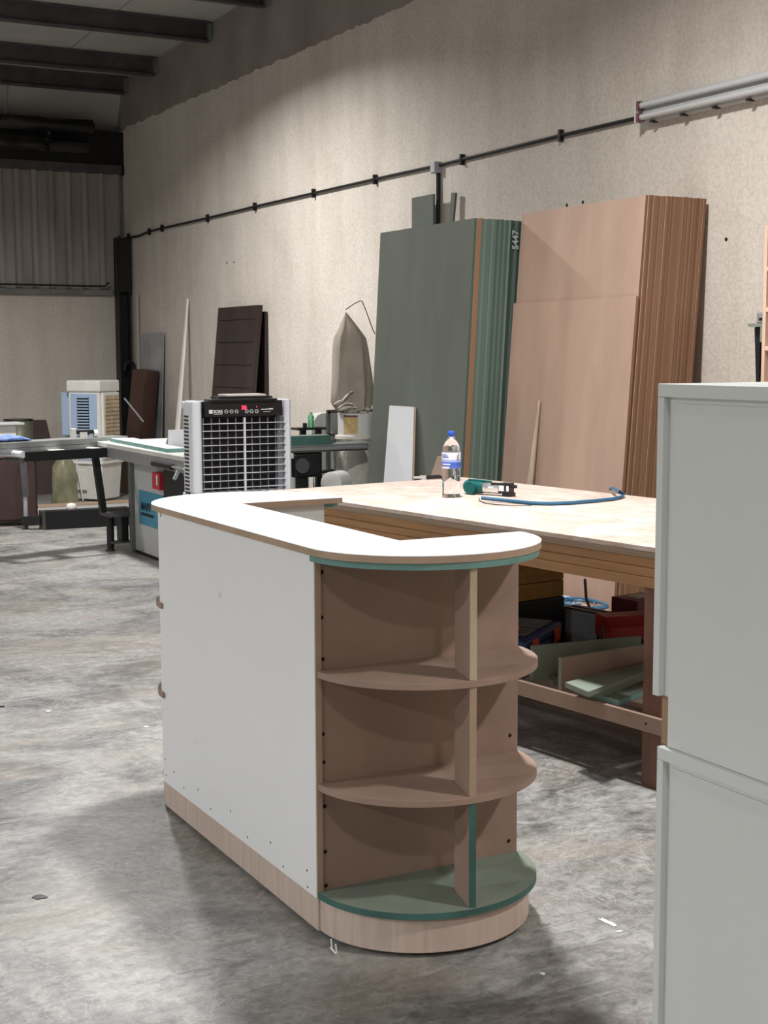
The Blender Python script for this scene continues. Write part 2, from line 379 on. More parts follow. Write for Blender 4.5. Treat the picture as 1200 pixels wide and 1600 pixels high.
def purlin(y, h=.205, f=.07):
    zt = zroof(y)-.003; t = .008
    prof = [(y, zt), (y-f, zt), (y-f, zt-.02), (y-f+t, zt-.02), (y-f+t, zt-t), (y-t, zt-t), (y-t, zt-h+t), (y-f+t, zt-h+t), (y-f+t, zt-h+.02), (y-f, zt-h+.02), (y-f, zt-h), (y, zt-h)]
    o = MB().extr([(XL+.02, a, b) for a, b in prof], (XW-.05-XL-.02, 0, 0)).build('purlin', M_steel, ceil)
    MB().box((XW-.055, y-.06, zt-h+.03), (XW-.002, y+.05, zt-.01)).build('purlin_cleat', M_ledge, o)
for y in (16.52, 15.48, 13.84, 12.42, 10.9, 9.4, 7.9, 6.4, 4.9, 3.4, 1.9, .4, -1.1): purlin(y)

# torn plastic-wrapped pipes under the eaves
def wrapped_pipe(y, z, r, label, seed):
    rnd = random.Random(seed); rings = []; x = -2.0
    while x < 5.2:
        ring = []
        for k in range(12):
            a = 2*math.pi*k/12; rr = r*(1+rnd.uniform(-.18, .18))
            ring.append((x, y+math.cos(a)*rr, z+math.sin(a)*rr))
        rings.append(ring); x += rnd.uniform(.10, .22)
    o = MB((-2, y, z)).loft(rings).build('wrapped_pipe', M_dark, None, smooth=True); o.location = (-2, y, z)
    return tag(o, label, 'pipe')
wrapped_pipe(16.56, 4.20, .085, 'upper pipe wrapped in torn dark plastic under the eaves', 1)
wrapped_pipe(16.55, 3.975, .085, 'lower dusty plastic-wrapped pipe just above the corrugated sheeting', 2)
t = MB(); rnd = random.Random(5); p0 = at_y(75, 205, 16.42); p1 = at_y(76, 236, 16.42)
t.tube([p0+(p1-p0)*(k/8)+Vector((rnd.uniform(-.03, .03), rnd.uniform(-.02, .02), 0)) for k in range(9)], .028, 6)
tag(t.build('hanging_plastic_strip', M_dark, smooth=True), 'crumpled dark plastic strip tied around the pipes above the corrugated wall', 'plastic strip')

# black corner column with thin cable and galvanised strip
g = thing('steel_column', 'black steel column standing in the far corner of the hall', 'column', (5.43, 16.52, 0))
b = MB(g.location); b.box((5.36, 16.44, 0), (5.375, 16.60, 2.94)); b.box((5.485, 16.44, 0), (5.50, 16.60, 2.94)); b.box((5.375, 16.51, 0), (5.485, 16.53, 2.94)); b.build('column_web', M_black, g)
MB(g.location).box((5.34, 16.42, 0), (5.52, 16.62, .02)).build('base_plate', M_black, g)
MB(g.location).box((5.365, 16.435, 2.30), (5.515, 16.6, 2.935)).build('column_head', M_black, g)
MB(g.location).tube([(5.345, 16.42, 2.30), (5.33, 16.42, 2.45), (5.335, 16.42, 2.9), (5.38, 16.42, 2.95)], .012, 6).build('cable', M_black, g, smooth=True)
tag(MB((0, YB-.08, 2.36)).tube([(3.2, YB-.07, 2.375), (4.6, YB-.07, 2.372), (5.25, YB-.07, 2.37), (5.30, YB-.07, 2.42)], .011, 6).build('ledge_cable', M_black, smooth=True), 'thin black cable running along the ledge below the corrugated wall', 'cable').location = (0, YB-.08, 2.36)

# conduit along the wall
zc = at_x(690, 258, XW).z
def wp(px, py, dx=.018): p = at_x(px, py, XW-dx); return p
g = thing('wall_conduit', 'long black conduit clipped along the plaster wall up to the unlit lamp', 'conduit', (XW-.018, 9.0, 2.9))
pts = [wp(196, 372), wp(206, 370.5), wp(217, 369), wp(232, 362), wp(252, 357), wp(324, 341), wp(400, 322.5), wp(490, 302), wp(600, 277), wp(685, 258.5), wp(722, 249.5), wp(800, 230.5), wp(876, 212), wp(1000, 183.5)]
MB(g.location).tube(pts, .013, 8).build('pipe', M_black, g, smooth=True)
for px, py in ((201, 370), (233, 362), (253, 356.5), (324, 341), (398, 323), (490, 302), (586, 280.5), (722, 249.5), (876, 212)):
    p = wp(px, py)
    MB(g.location).box((XW-.034, p.y-.012, p.z-.038), (XW-.001, p.y+.012, p.z+.038)).build('clip', M_black, g)
p = wp(684, 262)
g = thing('junction_box', 'small grey junction box on the wall conduit above the green boards', 'junction box', (XW-.03, p.y, p.z))
MB(g.location).box((XW-.062, p.y-.035, p.z-.042), (XW-.001, p.y+.035, p.z+.042)).build('housing', mat('grey_box', (.42, .43, .46), .5), g, bevel=.005)
MB(g.location).box((XW-.066, p.y-.03, p.z-.037), (XW-.062, p.y+.03, p.z+.037)).build('lid', mat('grey_lid', (.47, .48, .51), .5), g)
g = thing('drop_conduit', 'black vertical conduit dropping from the junction box behind the green boards', 'conduit', (XW-.02, p.y-.01, 1.2))
MB(g.location).tube([(XW-.02, p.y-.01, 1.2), (XW-.02, p.y-.01, p.z-.04)], .016, 8).build('pipe', M_black, g, smooth=True)
for z in (1.5, 2.2): MB(g.location).box((XW-.04, p.y-.035, z), (XW-.001, p.y+.015, z+.02)).build('clip', M_black, g)

# unlit fluorescent batten
pL = at_x(1002, 176, XW-.05)
g = thing('wall_batten_lamp', 'unlit twin-tube fluorescent lamp fixed high on the plaster wall', 'lamp', (XW-.05, 6.2, pL.z))
yL, zL = pL.y, pL.z
MB(g.location).box((XW-.055, 5.35, zL-.068), (XW-.002, yL, zL+.07)).build('housing', M_mach, g, bevel=.01)
for s in (-.034, .034):
    MB(g.location).tube([(XW-.075, 5.42, zL+s), (XW-.075, yL-.035, zL+s)], .019, 12).build('tube', M_tube, g, smooth=True)
    MB(g.location).box((XW-.10, yL-.034, zL+s-.024), (XW-.055, yL-.012, zL+s+.024)).build('lamp_holder', M_maroonp, g)
MB(g.location).box((XW-.105, yL-.012, zL-.066), (XW-.055, yL, zL+.068)).build('end_cap', mat('pale_grey_cap', (.55, .55, .56), .5), g, bevel=.004)
for k in range(5):
    y = yL-.12-k*.27
    MB(g.location).box((XW-.075, y-.012, zL-.075), (XW-.03, y+.012, zL-.062)).build('clip', M_black, g)
# plugged holes in the wall
for i, (px, py) in enumerate(((355, 411), (366, 409.5), (886, 320.5), (911, 316), (1135, 374))):
    p = at_x(px, py, XW); MB().lathe([(.0, 0), (.011, 0), (.011, .002), (0, .002)], (XW-.003, p.y, p.z), 8, (1, 0, 0)).build('plug_hole', M_hole, bpy.data.objects['wall_right'])

# ------------------------------------------------------------------ leaning sheets (shared meshes)
def sheet_mesh(name, t, wd, h, face, edge):
    b = MB(); b.add([(0, 0, 0), (t, 0, 0), (t, wd, 0), (0, wd, 0), (0, 0, h), (t, 0, h), (t, wd, h), (0, wd, h)], [])
    for i, f in enumerate([(3,2,1,0),(4,5,6,7),(0,1,5,4),(1,2,6,5),(2,3,7,6),(3,0,4,7)]):
        b.cur = 0 if i in (3, 5) else 1; b.f.append(list(f)); b.m.append(b.cur)
    o = b.build(name, [face, edge]); me = o.data; bpy.data.objects.remove(o); return me
def sheet(name, me, loc, tilt, label, group):
    o = bpy.data.objects.new(name, me); COL.objects.link(o); o.location = loc; o.rotation_euler = (0, tilt, 0)
    return tag(o, label, 'board', group)

# brown stack
TB = .018
bm = [sheet_mesh('brown_sheet', TB-.0006, 1.215, 2.44, M_mdf_face, e) for e in M_mdf_edge]
tilt = math.atan(.073)
stepb = TB/math.cos(tilt)
x0 = 5.085 - 2.44*math.sin(tilt)
LB = 'full-size brown fibreboard sheet in the thick stack leaning beside the green boards'
for i in range(24):
    o = sheet('fibreboard_sheet', bm[random.choice((0, 0, 1, 2, 3))], (x0+i*stepb, 6.305+random.uniform(-.003, .003), .003+random.uniform(0, .004)), tilt, LB, 'brown sheets of the tall stack')
    if i == 0: tag(o, 'outermost full-height brown sheet, its upper third showing above the shorter front sheet', 'board', 'brown sheets of the tall stack')
short = sheet_mesh('short_sheet', TB, 1.22, 1.885, M_mdf_face, M_mdf_edge[0])
sheet('fibreboard_sheet', short, (x0-stepb-.004, 6.298, .003), tilt, 'shorter brown sheet at the very front of the brown stack, behind the stick', None)

# green stack
gm = [sheet_mesh('green_sheet', TB-.0006, 1.22, 2.395, M_grn_face, e) for e in M_grn_edge]
gb = sheet_mesh('brown_edged_sheet', TB-.0006, 1.22, 2.397, M_mdf_face, M_mdf_edge[2])
tg = math.atan(.058); stepg = TB/math.cos(tg); xg = 4.735 - 2.4*math.sin(tg)
order = [1, 'b', 'b', 0, 3, 0, 0, 3, 0, 1, 0, 1, 0, 1, 3, 2, 2, 1, 2, 2, 2, 2, 1, 1, 2, 2, 2, 1, 2, 2]
for i, k in enumerate(order):
    loc = (xg+i*stepg, 7.525+random.uniform(-.003, .003)+(.012 if k == 2 else 0), .003+random.uniform(0, .006))
    if i == 0: o = sheet('green_board', gm[1], loc, tg, 'big dark green board facing the room at the front of the green stack', None)
    elif k == 'b': sheet('fibreboard_sheet', gb, loc, tg, 'brown-edged sheet wedged right behind the front board of the green stack', 'brown sheets in the green stack')
    else: sheet('green_board', gm[k], loc, tg, 'moisture-resistant green board deeper in the stack, only its teal edge showing', 'green boards behind the front one')
    last = o if i == 0 else last
gt = thing('chalk_number', 'handwritten chalk number on the dark edges of the green stack', 'marking', at_y(806, 372, 7.52))
e = at_y(806, 385, 7.515)
text_mesh('digits', '5447', .06, M_chalk, gt, Vector((e.x+.02, 7.533-.012, e.z-.02))-Vector(gt.location), (.0, 0, 1), (-1, 0, 0))
# tall narrow offcuts showing above the green stack
pa = at_x(645, 308, 5.46); pb = at_x(678.5, 303, 5.46)
o = MB((5.45, pb.y, 0)).box((5.45, pb.y, 0), (5.468, pa.y, pb.z)).build('green_offcut', [M_grn_face], bevel=.001); o.location = (5.45, pb.y, 0)
tag(o, 'tall green offcut board rising above the green stack, left of the black drop conduit', 'board')
pa = at_x(709, 301, 5.50); pb = at_x(700, 350, 5.40)
o = MB((5.3, pa.y, 0)); top = Vector((5.505, pa.y, pa.z)); bot = Vector((5.36, pa.y+.25, 0.002))
o.bar(bot, top, .055, .018, up=(1, 0, 0)); o = o.build('green_strip', M_grn_face); o.location = (5.3, pa.y, 0)
tag(o, 'narrow slanting green strip rising above the green stack beside the drop conduit', 'board')

def leaning_board(name, pl, pr, pbl, pbr, xt, xb, t, m, label, cat='board', medge=None, zb=0.0):
    """board whose upper corners sit at pixels pl, pr on plane x=xt and whose foot stands at x=xb"""
    a = at_x(*pl, xt); b = at_x(*pr, xt); zt = (a.z+b.z)/2
    A = Vector((xt, a.y, zt)); B = Vector((xt, b.y, zt)); Cc = Vector((xb, b.y, zb)); D = Vector((xb, a.y, zb))
    n = (B-A).cross(D-A).normalized(); n = n if n.x > 0 else -n
    off = Vector((xb, (a.y+b.y)/2, zb)); mb = MB(off)
    mb.hexa([D, Cc, Cc+n*t, D+n*t, A, B, B+n*t, A+n*t])
    o = mb.build(name, m, bevel=.0015); o.location = off
    return tag(o, label, cat)
# white board in front of the green stack
g0 = 4.735-2.4*math.sin(tg)
def xgf(z): return g0+z*math.tan(tg)
pt = at_x(612, 633.5, 4.66); pu = at_x(650, 633, 4.66)
A = Vector((xgf(pt.z)-.024, pt.y, pt.z)); B = Vector((xgf(pt.z)-.024, pu.y, pt.z))
pbl = at_x(592, 790, 4.50); off = Vector((4.50, pbl.y, 0))
b0 = at_x(597, 750, 4.56).y; b1 = at_x(640, 748, 4.56).y
k = (pt.z)/(pt.z-.75)
D = Vector((4.47, A.y+(b0-A.y)*k, 0.001)); Cq = Vector((4.47, B.y+(b1-B.y)*k, 0.001)); th = Vector((.018, 0, 0))
g = thing('white_board', 'narrow white laminated board leaning on the front of the green stack', 'board', D)
mb = MB(D); mb.hexa([D+th*.12, Cq+th*.12, Cq+th, D+th, A+th*.12, B+th*.12, B+th, A+th]); mb.build('core', M_mdf_cut, g)
mb = MB(D); mb.hexa([D, Cq, Cq+th*.11, D+th*.11, A, B, B+th*.11, A+th*.11]); mb.build('white_face', M_white, g)
# brown wedge offcut behind the bottle
zz = .95; pw = [at_x(664, 750, 4.45), at_x(690, 750, 4.45), at_x(684, 713, 4.55), at_x(674, 713, 4.55)]
g = thing('wedge_offcut', 'small tapered brown fibreboard offcut leaning at the foot of the green stack behind the bottle', 'offcut', (4.42, pw[0].y, 0))
lo0 = Vector((4.33, pw[0].y+.26, .001)); lo1 = Vector((4.33, pw[1].y-.02, .001))
mb = MB(g.location); T = Vector((.05, 0, 0)); up0 = Vector((xgf(pw[3].z)-.055, pw[3].y, pw[3].z)); up1 = Vector((xgf(pw[3].z)-.055, pw[2].y, pw[3].z))
mb.hexa([lo0, lo1, lo1+T, lo0+T, up0, up1, up1+T, up0+T]); mb.build('board', M_mdf, g, bevel=.002)
# stick on the brown stack
def xbf(z): return x0-stepb-.006+z*math.tan(tilt)
top = at_x(843, 626, xbf(1.35)-.02); top.x = xbf(top.z)-.016; low = at_x(828, 752, 4.90)
dirv = (low-top).normalized(); end = top+dirv*((top.z-.004)/-dirv.z)
o = MB(end).tube([end, end.lerp(top, .3)+Vector((0, .006, 0)), end.lerp(top, .65)+Vector((0, -.004, 0)), top], [.028, .026, .02, .008], 8).build('wooden_stick', M_stick, smooth=True); o.location = end
tag(o, 'thin tapering wooden stick leaning against the brown stack', 'stick')

# ------------------------------------------------------------------ the curved counter
def arc(cx, cy, a, b, sgn, n=40):   # half ellipse from +x to -x, bulging to sgn*y
    return [(cx+a*math.cos(math.pi*k/n), cy+sgn*b*math.sin(math.pi*k/n)) for k in range(n+1)]
CX, YN, YFAR = 1.925, 3.335, 4.50
g = thing('reception_counter', 'white counter with rounded ends and open brown shelves in the foreground', 'counter', (1.925, 3.9, 0))
O = g.location
ZP0, ZP1 = .006, .109
def part(mb, name, m, par=None, **k): return mb.build(name, m, par or g, **k)
# plinth
pl = [(1.606, YN+.0)] ; near = arc(CX, YN-.0, .312, .293, -1); far = arc(CX, YFAR+.03, .312, .293, 1)
outer = near[::-1] + far     # from -x near round to +x near, then far
part(MB(O).prism([(1.606, YN)]+near[::-1]+far, ZP0+.008, ZP1), 'plinth', M_plinth, bevel=.002)
MB(O).prism([(p[0]*.93+CX*.07, p[1]*.965+3.9*.035) for p in near[::-1]+far], .0005, .0138).build('levelling_base', M_black, g)
# white front panel with its brown core
fp = part(MB(O).box((1.602, YN-.006, ZP1), (1.619, 4.545, 1.047)), 'front_panel', M_mdf_cut)
MB(O).box((1.5995, YN-.004, ZP1+.001), (1.602, 4.543, 1.046)).build('white_facing', M_scuff, fp)
# end panels
part(MB(O).box((1.6195, YN, ZP1), (2.252, YN+.017, 1.03)), 'end_panel', M_mdf, bevel=.001)
ep = part(MB(O).box((1.6195, 4.49, ZP1), (2.20, 4.507, 1.048)), 'end_panel', M_mdf, bevel=.001)
MB(O).box((1.62, 4.486, ZP1+.1), (2.197, 4.4895, 1.047)).build('white_facing', M_cab, ep)
# half-round shelves
def half(cx, cy, a, b, s): return arc(cx, cy, a, b, s)
ZS = (.737, .428)
for z in ZS:
    part(MB(O).prism(half(CX+.007, YN-.0005, .326, .305, -1), z-.018, z), 'shelf', M_mdf, bevel=.0012)
    part(MB(O).prism(half(CX-.005, 4.5075, .33, .30, 1), z-.018, z), 'shelf', M_mdf, bevel=.0012)
def green_board(name, cy, s, z0, z1, me, a=.328, b=.308):
    pts = half(CX+.006, cy, a, b, s); n = len(pts); mb = MB(O)
    mb.prism(pts, z0, z1); mb.m = [0, 0]+[1]*n
    return part(mb, name, [M_grn_cut, me])
green_board('base_shelf', YN-.0005, -1, ZP1+.0005, ZP1+.0185, M_teal_d)
green_board('base_shelf', 4.5075, 1, ZP1+.0005, ZP1+.0185, M_teal_d)
green_board('top_underlay', YN+.016, -1, 1.0305, 1.048, M_teal, .334, .326)
green_board('top_underlay', 4.5075, 1, 1.0305, 1.048, M_teal, .332, .31)
# upright dividers
def divider(zb, zt, medge):
    f = Vector((1.911, 3.036, 0)); bk = Vector((1.945, 3.165, 0)); d = (bk-f).normalized(); s = Vector((d.y, -d.x, 0))*.0095
    zc = Vector((0, 0, (zb+zt)/2)); hz = Vector((0, 0, (zt-zb)/2))
    o = part(MB(O).obox((f+bk)/2+zc, s, (bk-f)/2, hz), 'divider', M_mdf)
    MB(O).obox(f-d*.0012+zc, s*.98, d*.001, hz*.999).build('edge_strip', medge, o)
divider(ZS[0]+.0005, 1.03, M_post); divider(ZS[1]+.0005, ZS[0]-.0185, M_mdf_cut); divider(ZP1+.019, ZS[1]-.0185, M_teal_d)
for zb, zt in ((ZS[0]+.0005, 1.03), (ZS[1]+.0005, ZS[0]-.0185), (ZP1+.019, ZS[1]-.0185)):
    part(MB(O).box((1.90, 4.67, zb), (1.919, 4.80, zt)), 'divider', M_mdf)
# U-shaped top
ti = [(2.262, YN+.012), (1.868, YN+.012), (1.868, 4.455), (2.20, 4.455)]
to = arc(CX+.003, YN, .338, .312, -1)[::-1]     # -x .. +x (near)
tf = arc(CX-.003, 4.52, .335, .325, 1)          # +x .. -x (far)
poly = to + ti + [(2.255, 4.455)] + tf
poly = [p for i, p in enumerate(poly) if i == 0 or (abs(p[0]-poly[i-1][0])+abs(p[1]-poly[i-1][1])) > 1e-4]
tp = part(MB(O).prism(poly, 1.0485, 1.0665), 'top', M_mdf_cut)
MB(O).prism(poly, 1.0665, 1.068).build('white_facing', M_white, tp)
# screw holes
mb = MB(O)
for px, py in ((254+4, 1186), (272, 1206), (260, 1211), (287, 1231), (309.5, 1233.5), (329, 1264), (360, 1267), (386.5, 1308), (422.5, 1316.5), (442.5, 1354), (479.5, 1360), (480.5, 1386)):
    p = at_x(px, py, 1.599); mb.lathe([(0, 0), (.0032, 0), (.0032, .0008), (0, .0008)], (1.5988, p.y, p.z), 8, (1, 0, 0))
for px, py in ((503, 894), (503, 965), (504.5, 1030), (505, 1147), (506, 1191), (507.5, 1260), (508.5, 1331), (509.5, 1384), (797, 1149), (795, 1314)):
    p = at_y(px, py, YN-.001); mb.lathe([(0, 0), (.0055, 0), (.0055, .001), (0, .001)], (p.x, YN-.0012, p.z), 8, (0, 1, 0))
sh = part(mb, 'screw_holes', M_hole); sh['kind'] = 'stuff'

# small clear plastic clip stuck to the plinth foot
p = Vector((1.597, 3.235, .004))
g = thing('plastic_clip', 'tiny clear plastic clip at the foot of the counter plinth', 'clip', p)
MB(p).tube([p+Vector((0, .0, .0)), p+Vector((-.004, -.004, .03))], .002, 6).build('prong', M_cwhite, g)
MB(p).tube([p+Vector((0, -.03, .0)), p+Vector((-.004, -.03, .026))], .002, 6).build('prong', M_cwhite, g)
MB(p).tube([p+Vector((-.002, .004, .003)), p+Vector((-.006, -.034, .003))], .0025, 6).build('bridge', M_cwhite, g)

# ------------------------------------------------------------------ the two pale cabinets at the right edge
def cabinet(label, z0, z1, lipbot, xf, yfar, loc):
    g = thing('cabinet_carcass', label, 'cabinet', loc); O = g.location; yn = yfar-.78
    MB(O).box((xf+.0185, yn+.012, z0+.001), (xf+.58, yfar-.009, z1-.0265)).build('body', M_brass, g)
    zl = max(lipbot, z0+.001)
    MB(O).box((xf+.0155, yn+.012, zl), (xf+.018, yfar-.0185, z1-.026)).build('side_panel', M_cab, g)
    MB(O).box((xf+.0125, yn+.012, z0+.001), (xf+.0152, yfar-.034, z1-.038)).build('recessed_panel', M_cab, g)
    if lipbot > z0+.01: MB(O).box((xf+.0155, yn+.012, z0+.001), (xf+.018, yfar-.034, zl-.0005)).build('side_panel', M_cab, g)
    MB(O).box((xf, yn, z1-.0255), (xf+.58, yfar, z1)).build('top_board', M_cab, g, bevel=.0012)
    MB(O).box((xf, yfar-.018, max(lipbot, .001)), (xf+.018, yfar, z1-.026)).build('edge_lip', M_cab, g, bevel=.0012)
    return g
cabinet('lower pale grey cabinet at the right edge, carrying another one', 0, .80, .0, 1.785, 2.150, (2.07, 1.77, 0))
cabinet('upper pale grey cabinet stacked on the lower one at the right edge', .80, 1.517, .90, 1.787, 2.170, (2.08, 1.765, .80))

# ------------------------------------------------------------------ workbench (local frame: +x across, -y along the long side)
TA = math.radians(7.6); TP = Vector((2.86, 6.49, 0)); TZ = .89; TL, TW = 2.78, 1.26
g = thing('workbench', 'big wooden workbench with a pale plywood top behind the counter', 'workbench', TP, TA)
def lw(x, y, z=0): return TP + Vector((x*math.cos(TA)-y*math.sin(TA), x*math.sin(TA)+y*math.cos(TA), z))
tt = MB().box((0, -TL, TZ-.018), (TW, 0, TZ)).build('plywood_top', M_ply, g, bevel=.0015)
MB().box((.006, -TL+.006, TZ-.042), (TW-.006, -.006, TZ-.0185)).build('sub_top', M_plyedge, g)
for x in (.012, TW-.012-.05):
    for i, (za, zb_) in enumerate(((TZ-.078, TZ-.0425), (TZ-.112, TZ-.0785), (TZ-.15, TZ-.1125))):
        MB().box((x-.003*i, -TL+.02, za), (x+.05, -.02, zb_)).build('apron_board', M_timber, g, bevel=.003)
for y in (-.07, -TL+.02): MB().box((.065, y, TZ-.15), (TW-.065, y+.05, TZ-.0425)).build('end_apron', M_timber, g)
LY = (-.14, -2.585)
for y in LY:
    for x in (.035, TW-.125): MB().box((x, y-.045, 0), (x+.09, y+.045, TZ-.151)).build('leg', M_timber_d, g, bevel=.002)
for x in (.012, TW-.032): MB().box((x, -TL+.02, .212), (x+.02, -.03, .272)).build('rail', M_mdf, g, bevel=.002)
for y in LY: MB().box((.127, y-.02, .212), (TW-.127, y+.02, .255)).build('cross_rail', M_timber_d, g)
MB().box((.127, LY[1]+.047, .256), (TW-.127, LY[0]-.047, .272)).build('shelf', M_mdf, g)
for x, y, z in ((.0088, -2.53, TZ-.135), (.0112, -2.58, .243)): MB().lathe([(0, 0), (.005, 0), (.005, .001), (0, .001)], (x, y, z), 8, (1, 0, 0)).build('screw_hole', M_hole, g)

# --- on the bench
def loc_xy(px, py, z): p = at_z(px, py, z); return p
p = loc_xy(705, 777, TZ); p.z = TZ+.0005
g = thing('water_bottle', 'clear plastic water bottle with blue cap standing on the workbench', 'bottle', p)
H = .303; R = .0445
prof = [(0, 0), (.030, 0), (.040, .004), (R-.001, .012)]
for k in range(15): z = .016+k*.0085; prof.append((R-.0012+.0012*math.cos(k*math.pi), z))
prof += [(R, .142), (R, .150), (R, .206), (R-.0005, .214), (.0425, .232), (.038, .250), (.030, .267), (.020, .279), (.0145, .286), (.014, .292), (.014, .296), (0, .296)]
bo = MB().lathe(prof, (0, 0, 0), 32); bo = bo.build('body', M_pet, g, smooth=True)
MB().lathe([(0, .2965), (.0165, .2965), (.0175, .299), (.0175, .313), (.0160, .315), (0, .315)], (0, 0, 0), 20).build('cap', M_cap, g, smooth=True)
MB().lathe([(.0165, .290), (.0185, .290), (.0185, .294), (.0165, .294)], (0, 0, 0), 20).build('neck_ring', M_cap, g)
def band(z0, z1, r, a0, a1, m, name, par, n=24):
    mb = MB(); ring = []
    vs = []
    for k in range(n+1):
        a = a0+(a1-a0)*k/n; c, s = math.cos(a), math.sin(a)
        vs += [(r*c, r*s, z0), (r*c, r*s, z1), ((r+.0006)*c, (r+.0006)*s, z0), ((r+.0006)*c, (r+.0006)*s, z1)]
    fs = []
    for k in range(n):
        b = 4*k; fs += [(b, b+4, b+5, b+1), (b+2, b+3, b+7, b+6), (b+1, b+5, b+7, b+3), (b, b+2, b+6, b+4)]
    return mb.add(vs, fs).build(name, m, par)
lb = band(.140, .216, R+.0006, 0, 2*math.pi, M_labw, 'label', g, 40)
ac = math.atan2(-p.y, -p.x)     # towards the viewer side of the bottle
band(.150, .170, R+.0014, ac-1.5, ac+1.5, M_labb, 'label_band', lb)
band(.1702, .182, R+.0014, ac-1.5, ac+1.5, M_labm, 'label_band', lb)
band(.141, .149, R+.0014, ac-.2, ac+1.5, M_labb, 'label_band', lb)
for k in range(3): band(.192+k*.006, .1945+k*.006, R+.0014, ac-1.2, ac-.25-k*.1, M_labb, 'label_print', lb, 8)
band(.157, .163, R+.0022, ac-1.1, ac-.1, M_labw, 'label_print', lb, 8)
for k in range(4): band(.180+k*.007, .185+k*.007, R+.0022, ac+.62+.12*(k % 2), ac+.74+.12*(k % 2), M_mark, 'label_print', lb, 3)

# trim router with its hose
a = loc_xy(727, 771, TZ); c = loc_xy(800, 776, TZ); ax = (c-a); ax.z = 0; ax.normalize(); sd = Vector((ax.y, -ax.x, 0))
g = thing('pneumatic_sander', 'teal and silver power tool lying on the workbench beside the bottle', 'power tool', a+Vector((0, 0, 0)))
O = g.location; zc = TZ+.036
def ap(t, s=0, z=0): return Vector((a.x, a.y, 0))+ax*t+sd*s+Vector((0, 0, zc+z))
MB(O).lathe([(0, 0), (.022, 0), (.030, .008), (.032, .05), (.030, .10), (.026, .115), (0, .115)], ap(0), 16, ax).build('motor_housing', M_tooltl, g, smooth=True)
MB(O).lathe([(0, 0), (.027, 0), (.027, .09), (.020, .10), (0, .10)], ap(.115), 16, ax).build('metal_body', M_chrome, g, smooth=True)
MB(O).lathe([(0, 0), (.031, 0), (.031, .02), (0, .02)], ap(.055, .028, -.003), 18, sd).build('round_cap', M_tooltl, g, smooth=True)
MB(O).obox(ap(.235, 0, .004), ax*.028, sd*.03, Vector((0, 0, .024))).build('black_head', M_blackp, g, bevel=.004)
MB(O).obox(ap(.228, .031, .004), ax*.014, sd*.002, Vector((0, 0, .013))).build('white_plate', M_wprint, g)
MB(O).obox(ap(.262, .031, .004), ax*.006, sd*.002, Vector((0, 0, .013))).build('white_plate', M_wprint, g)
MB(O).obox(ap(.25, 0, -.026), ax*.022, sd*.026, Vector((0, 0, .009))).build('foot_plate', M_black, g)
MB(O).bar(ap(.16, .012, .02), ap(.30, .012, .014), .02, .014).build('lever', M_black, g, bevel=.003)
MB(O).bar(ap(.02, 0, .034), ap(.15, 0, .03), .02, .008).build('handle_strap', M_tooltl, g, bevel=.003)
h0 = loc_xy(752, 778, TZ+.02)
hp = [h0+Vector((0, 0, 0)), loc_xy(775, 780.5, TZ+.014), loc_xy(800, 783, TZ+.010), loc_xy(830, 786, TZ+.009), loc_xy(858, 787, TZ+.009), loc_xy(895, 785.5, TZ+.009), loc_xy(930, 782.5, TZ+.009), loc_xy(958, 779.5, TZ+.009), loc_xy(972, 776, TZ+.009), loc_xy(975, 772.5, TZ+.012), loc_xy(968, 768.5, TZ+.03), loc_xy(958, 763, TZ+.035), loc_xy(954, 764, TZ+.009)]
o = MB(h0).tube(hp, .0085, 8).build('air_hose', M_hose, smooth=True); o.location = h0
tag(o, 'dark blue air hose curling across the workbench top from the tool', 'hose')
o = MB(h0).tube([loc_xy(748, 778, TZ+.02), loc_xy(749, 782, TZ+.006), loc_xy(757, 786, TZ+.003), loc_xy(775, 788.5, TZ+.003), loc_xy(800, 789.5, TZ+.003), loc_xy(830, 789.8, TZ+.003)], .0022, 6).build('thin_wire', M_black, smooth=True); o.location = h0
tag(o, 'thin black wire lying on the workbench under the blue hose', 'wire')
# black pliers at the back edge
a = loc_xy(646, 750, TZ); c = loc_xy(691, 748, TZ); ax = (c-a); ax.z = 0; Ln = ax.length; ax.normalize(); sd = Vector((ax.y, -ax.x, 0))
g = thing('pliers', 'black-handled pliers lying at the back edge of the workbench behind the bottle', 'pliers', a); O = g.location
def ap(t, s=0, z=0): return Vector((a.x, a.y, TZ+.012))+ax*t+sd*s+Vector((0, 0, z))
MB(O).bar(ap(Ln*.42, -.012), ap(Ln, -.03), .014, .016).build('handle', M_black, g, bevel=.004)
MB(O).bar(ap(Ln*.42, .012), ap(Ln*.98, .03), .014, .016).build('handle', M_black, g, bevel=.004)
MB(O).bar(ap(0, 0), ap(Ln*.28, 0), .026, .012).build('jaw', M_mach, g, bevel=.003)
MB(O).lathe([(0, -.012), (.02, -.012), (.02, .012), (0, .012)], ap(Ln*.34), 14).build('pivot', M_chrome, g, smooth=True)

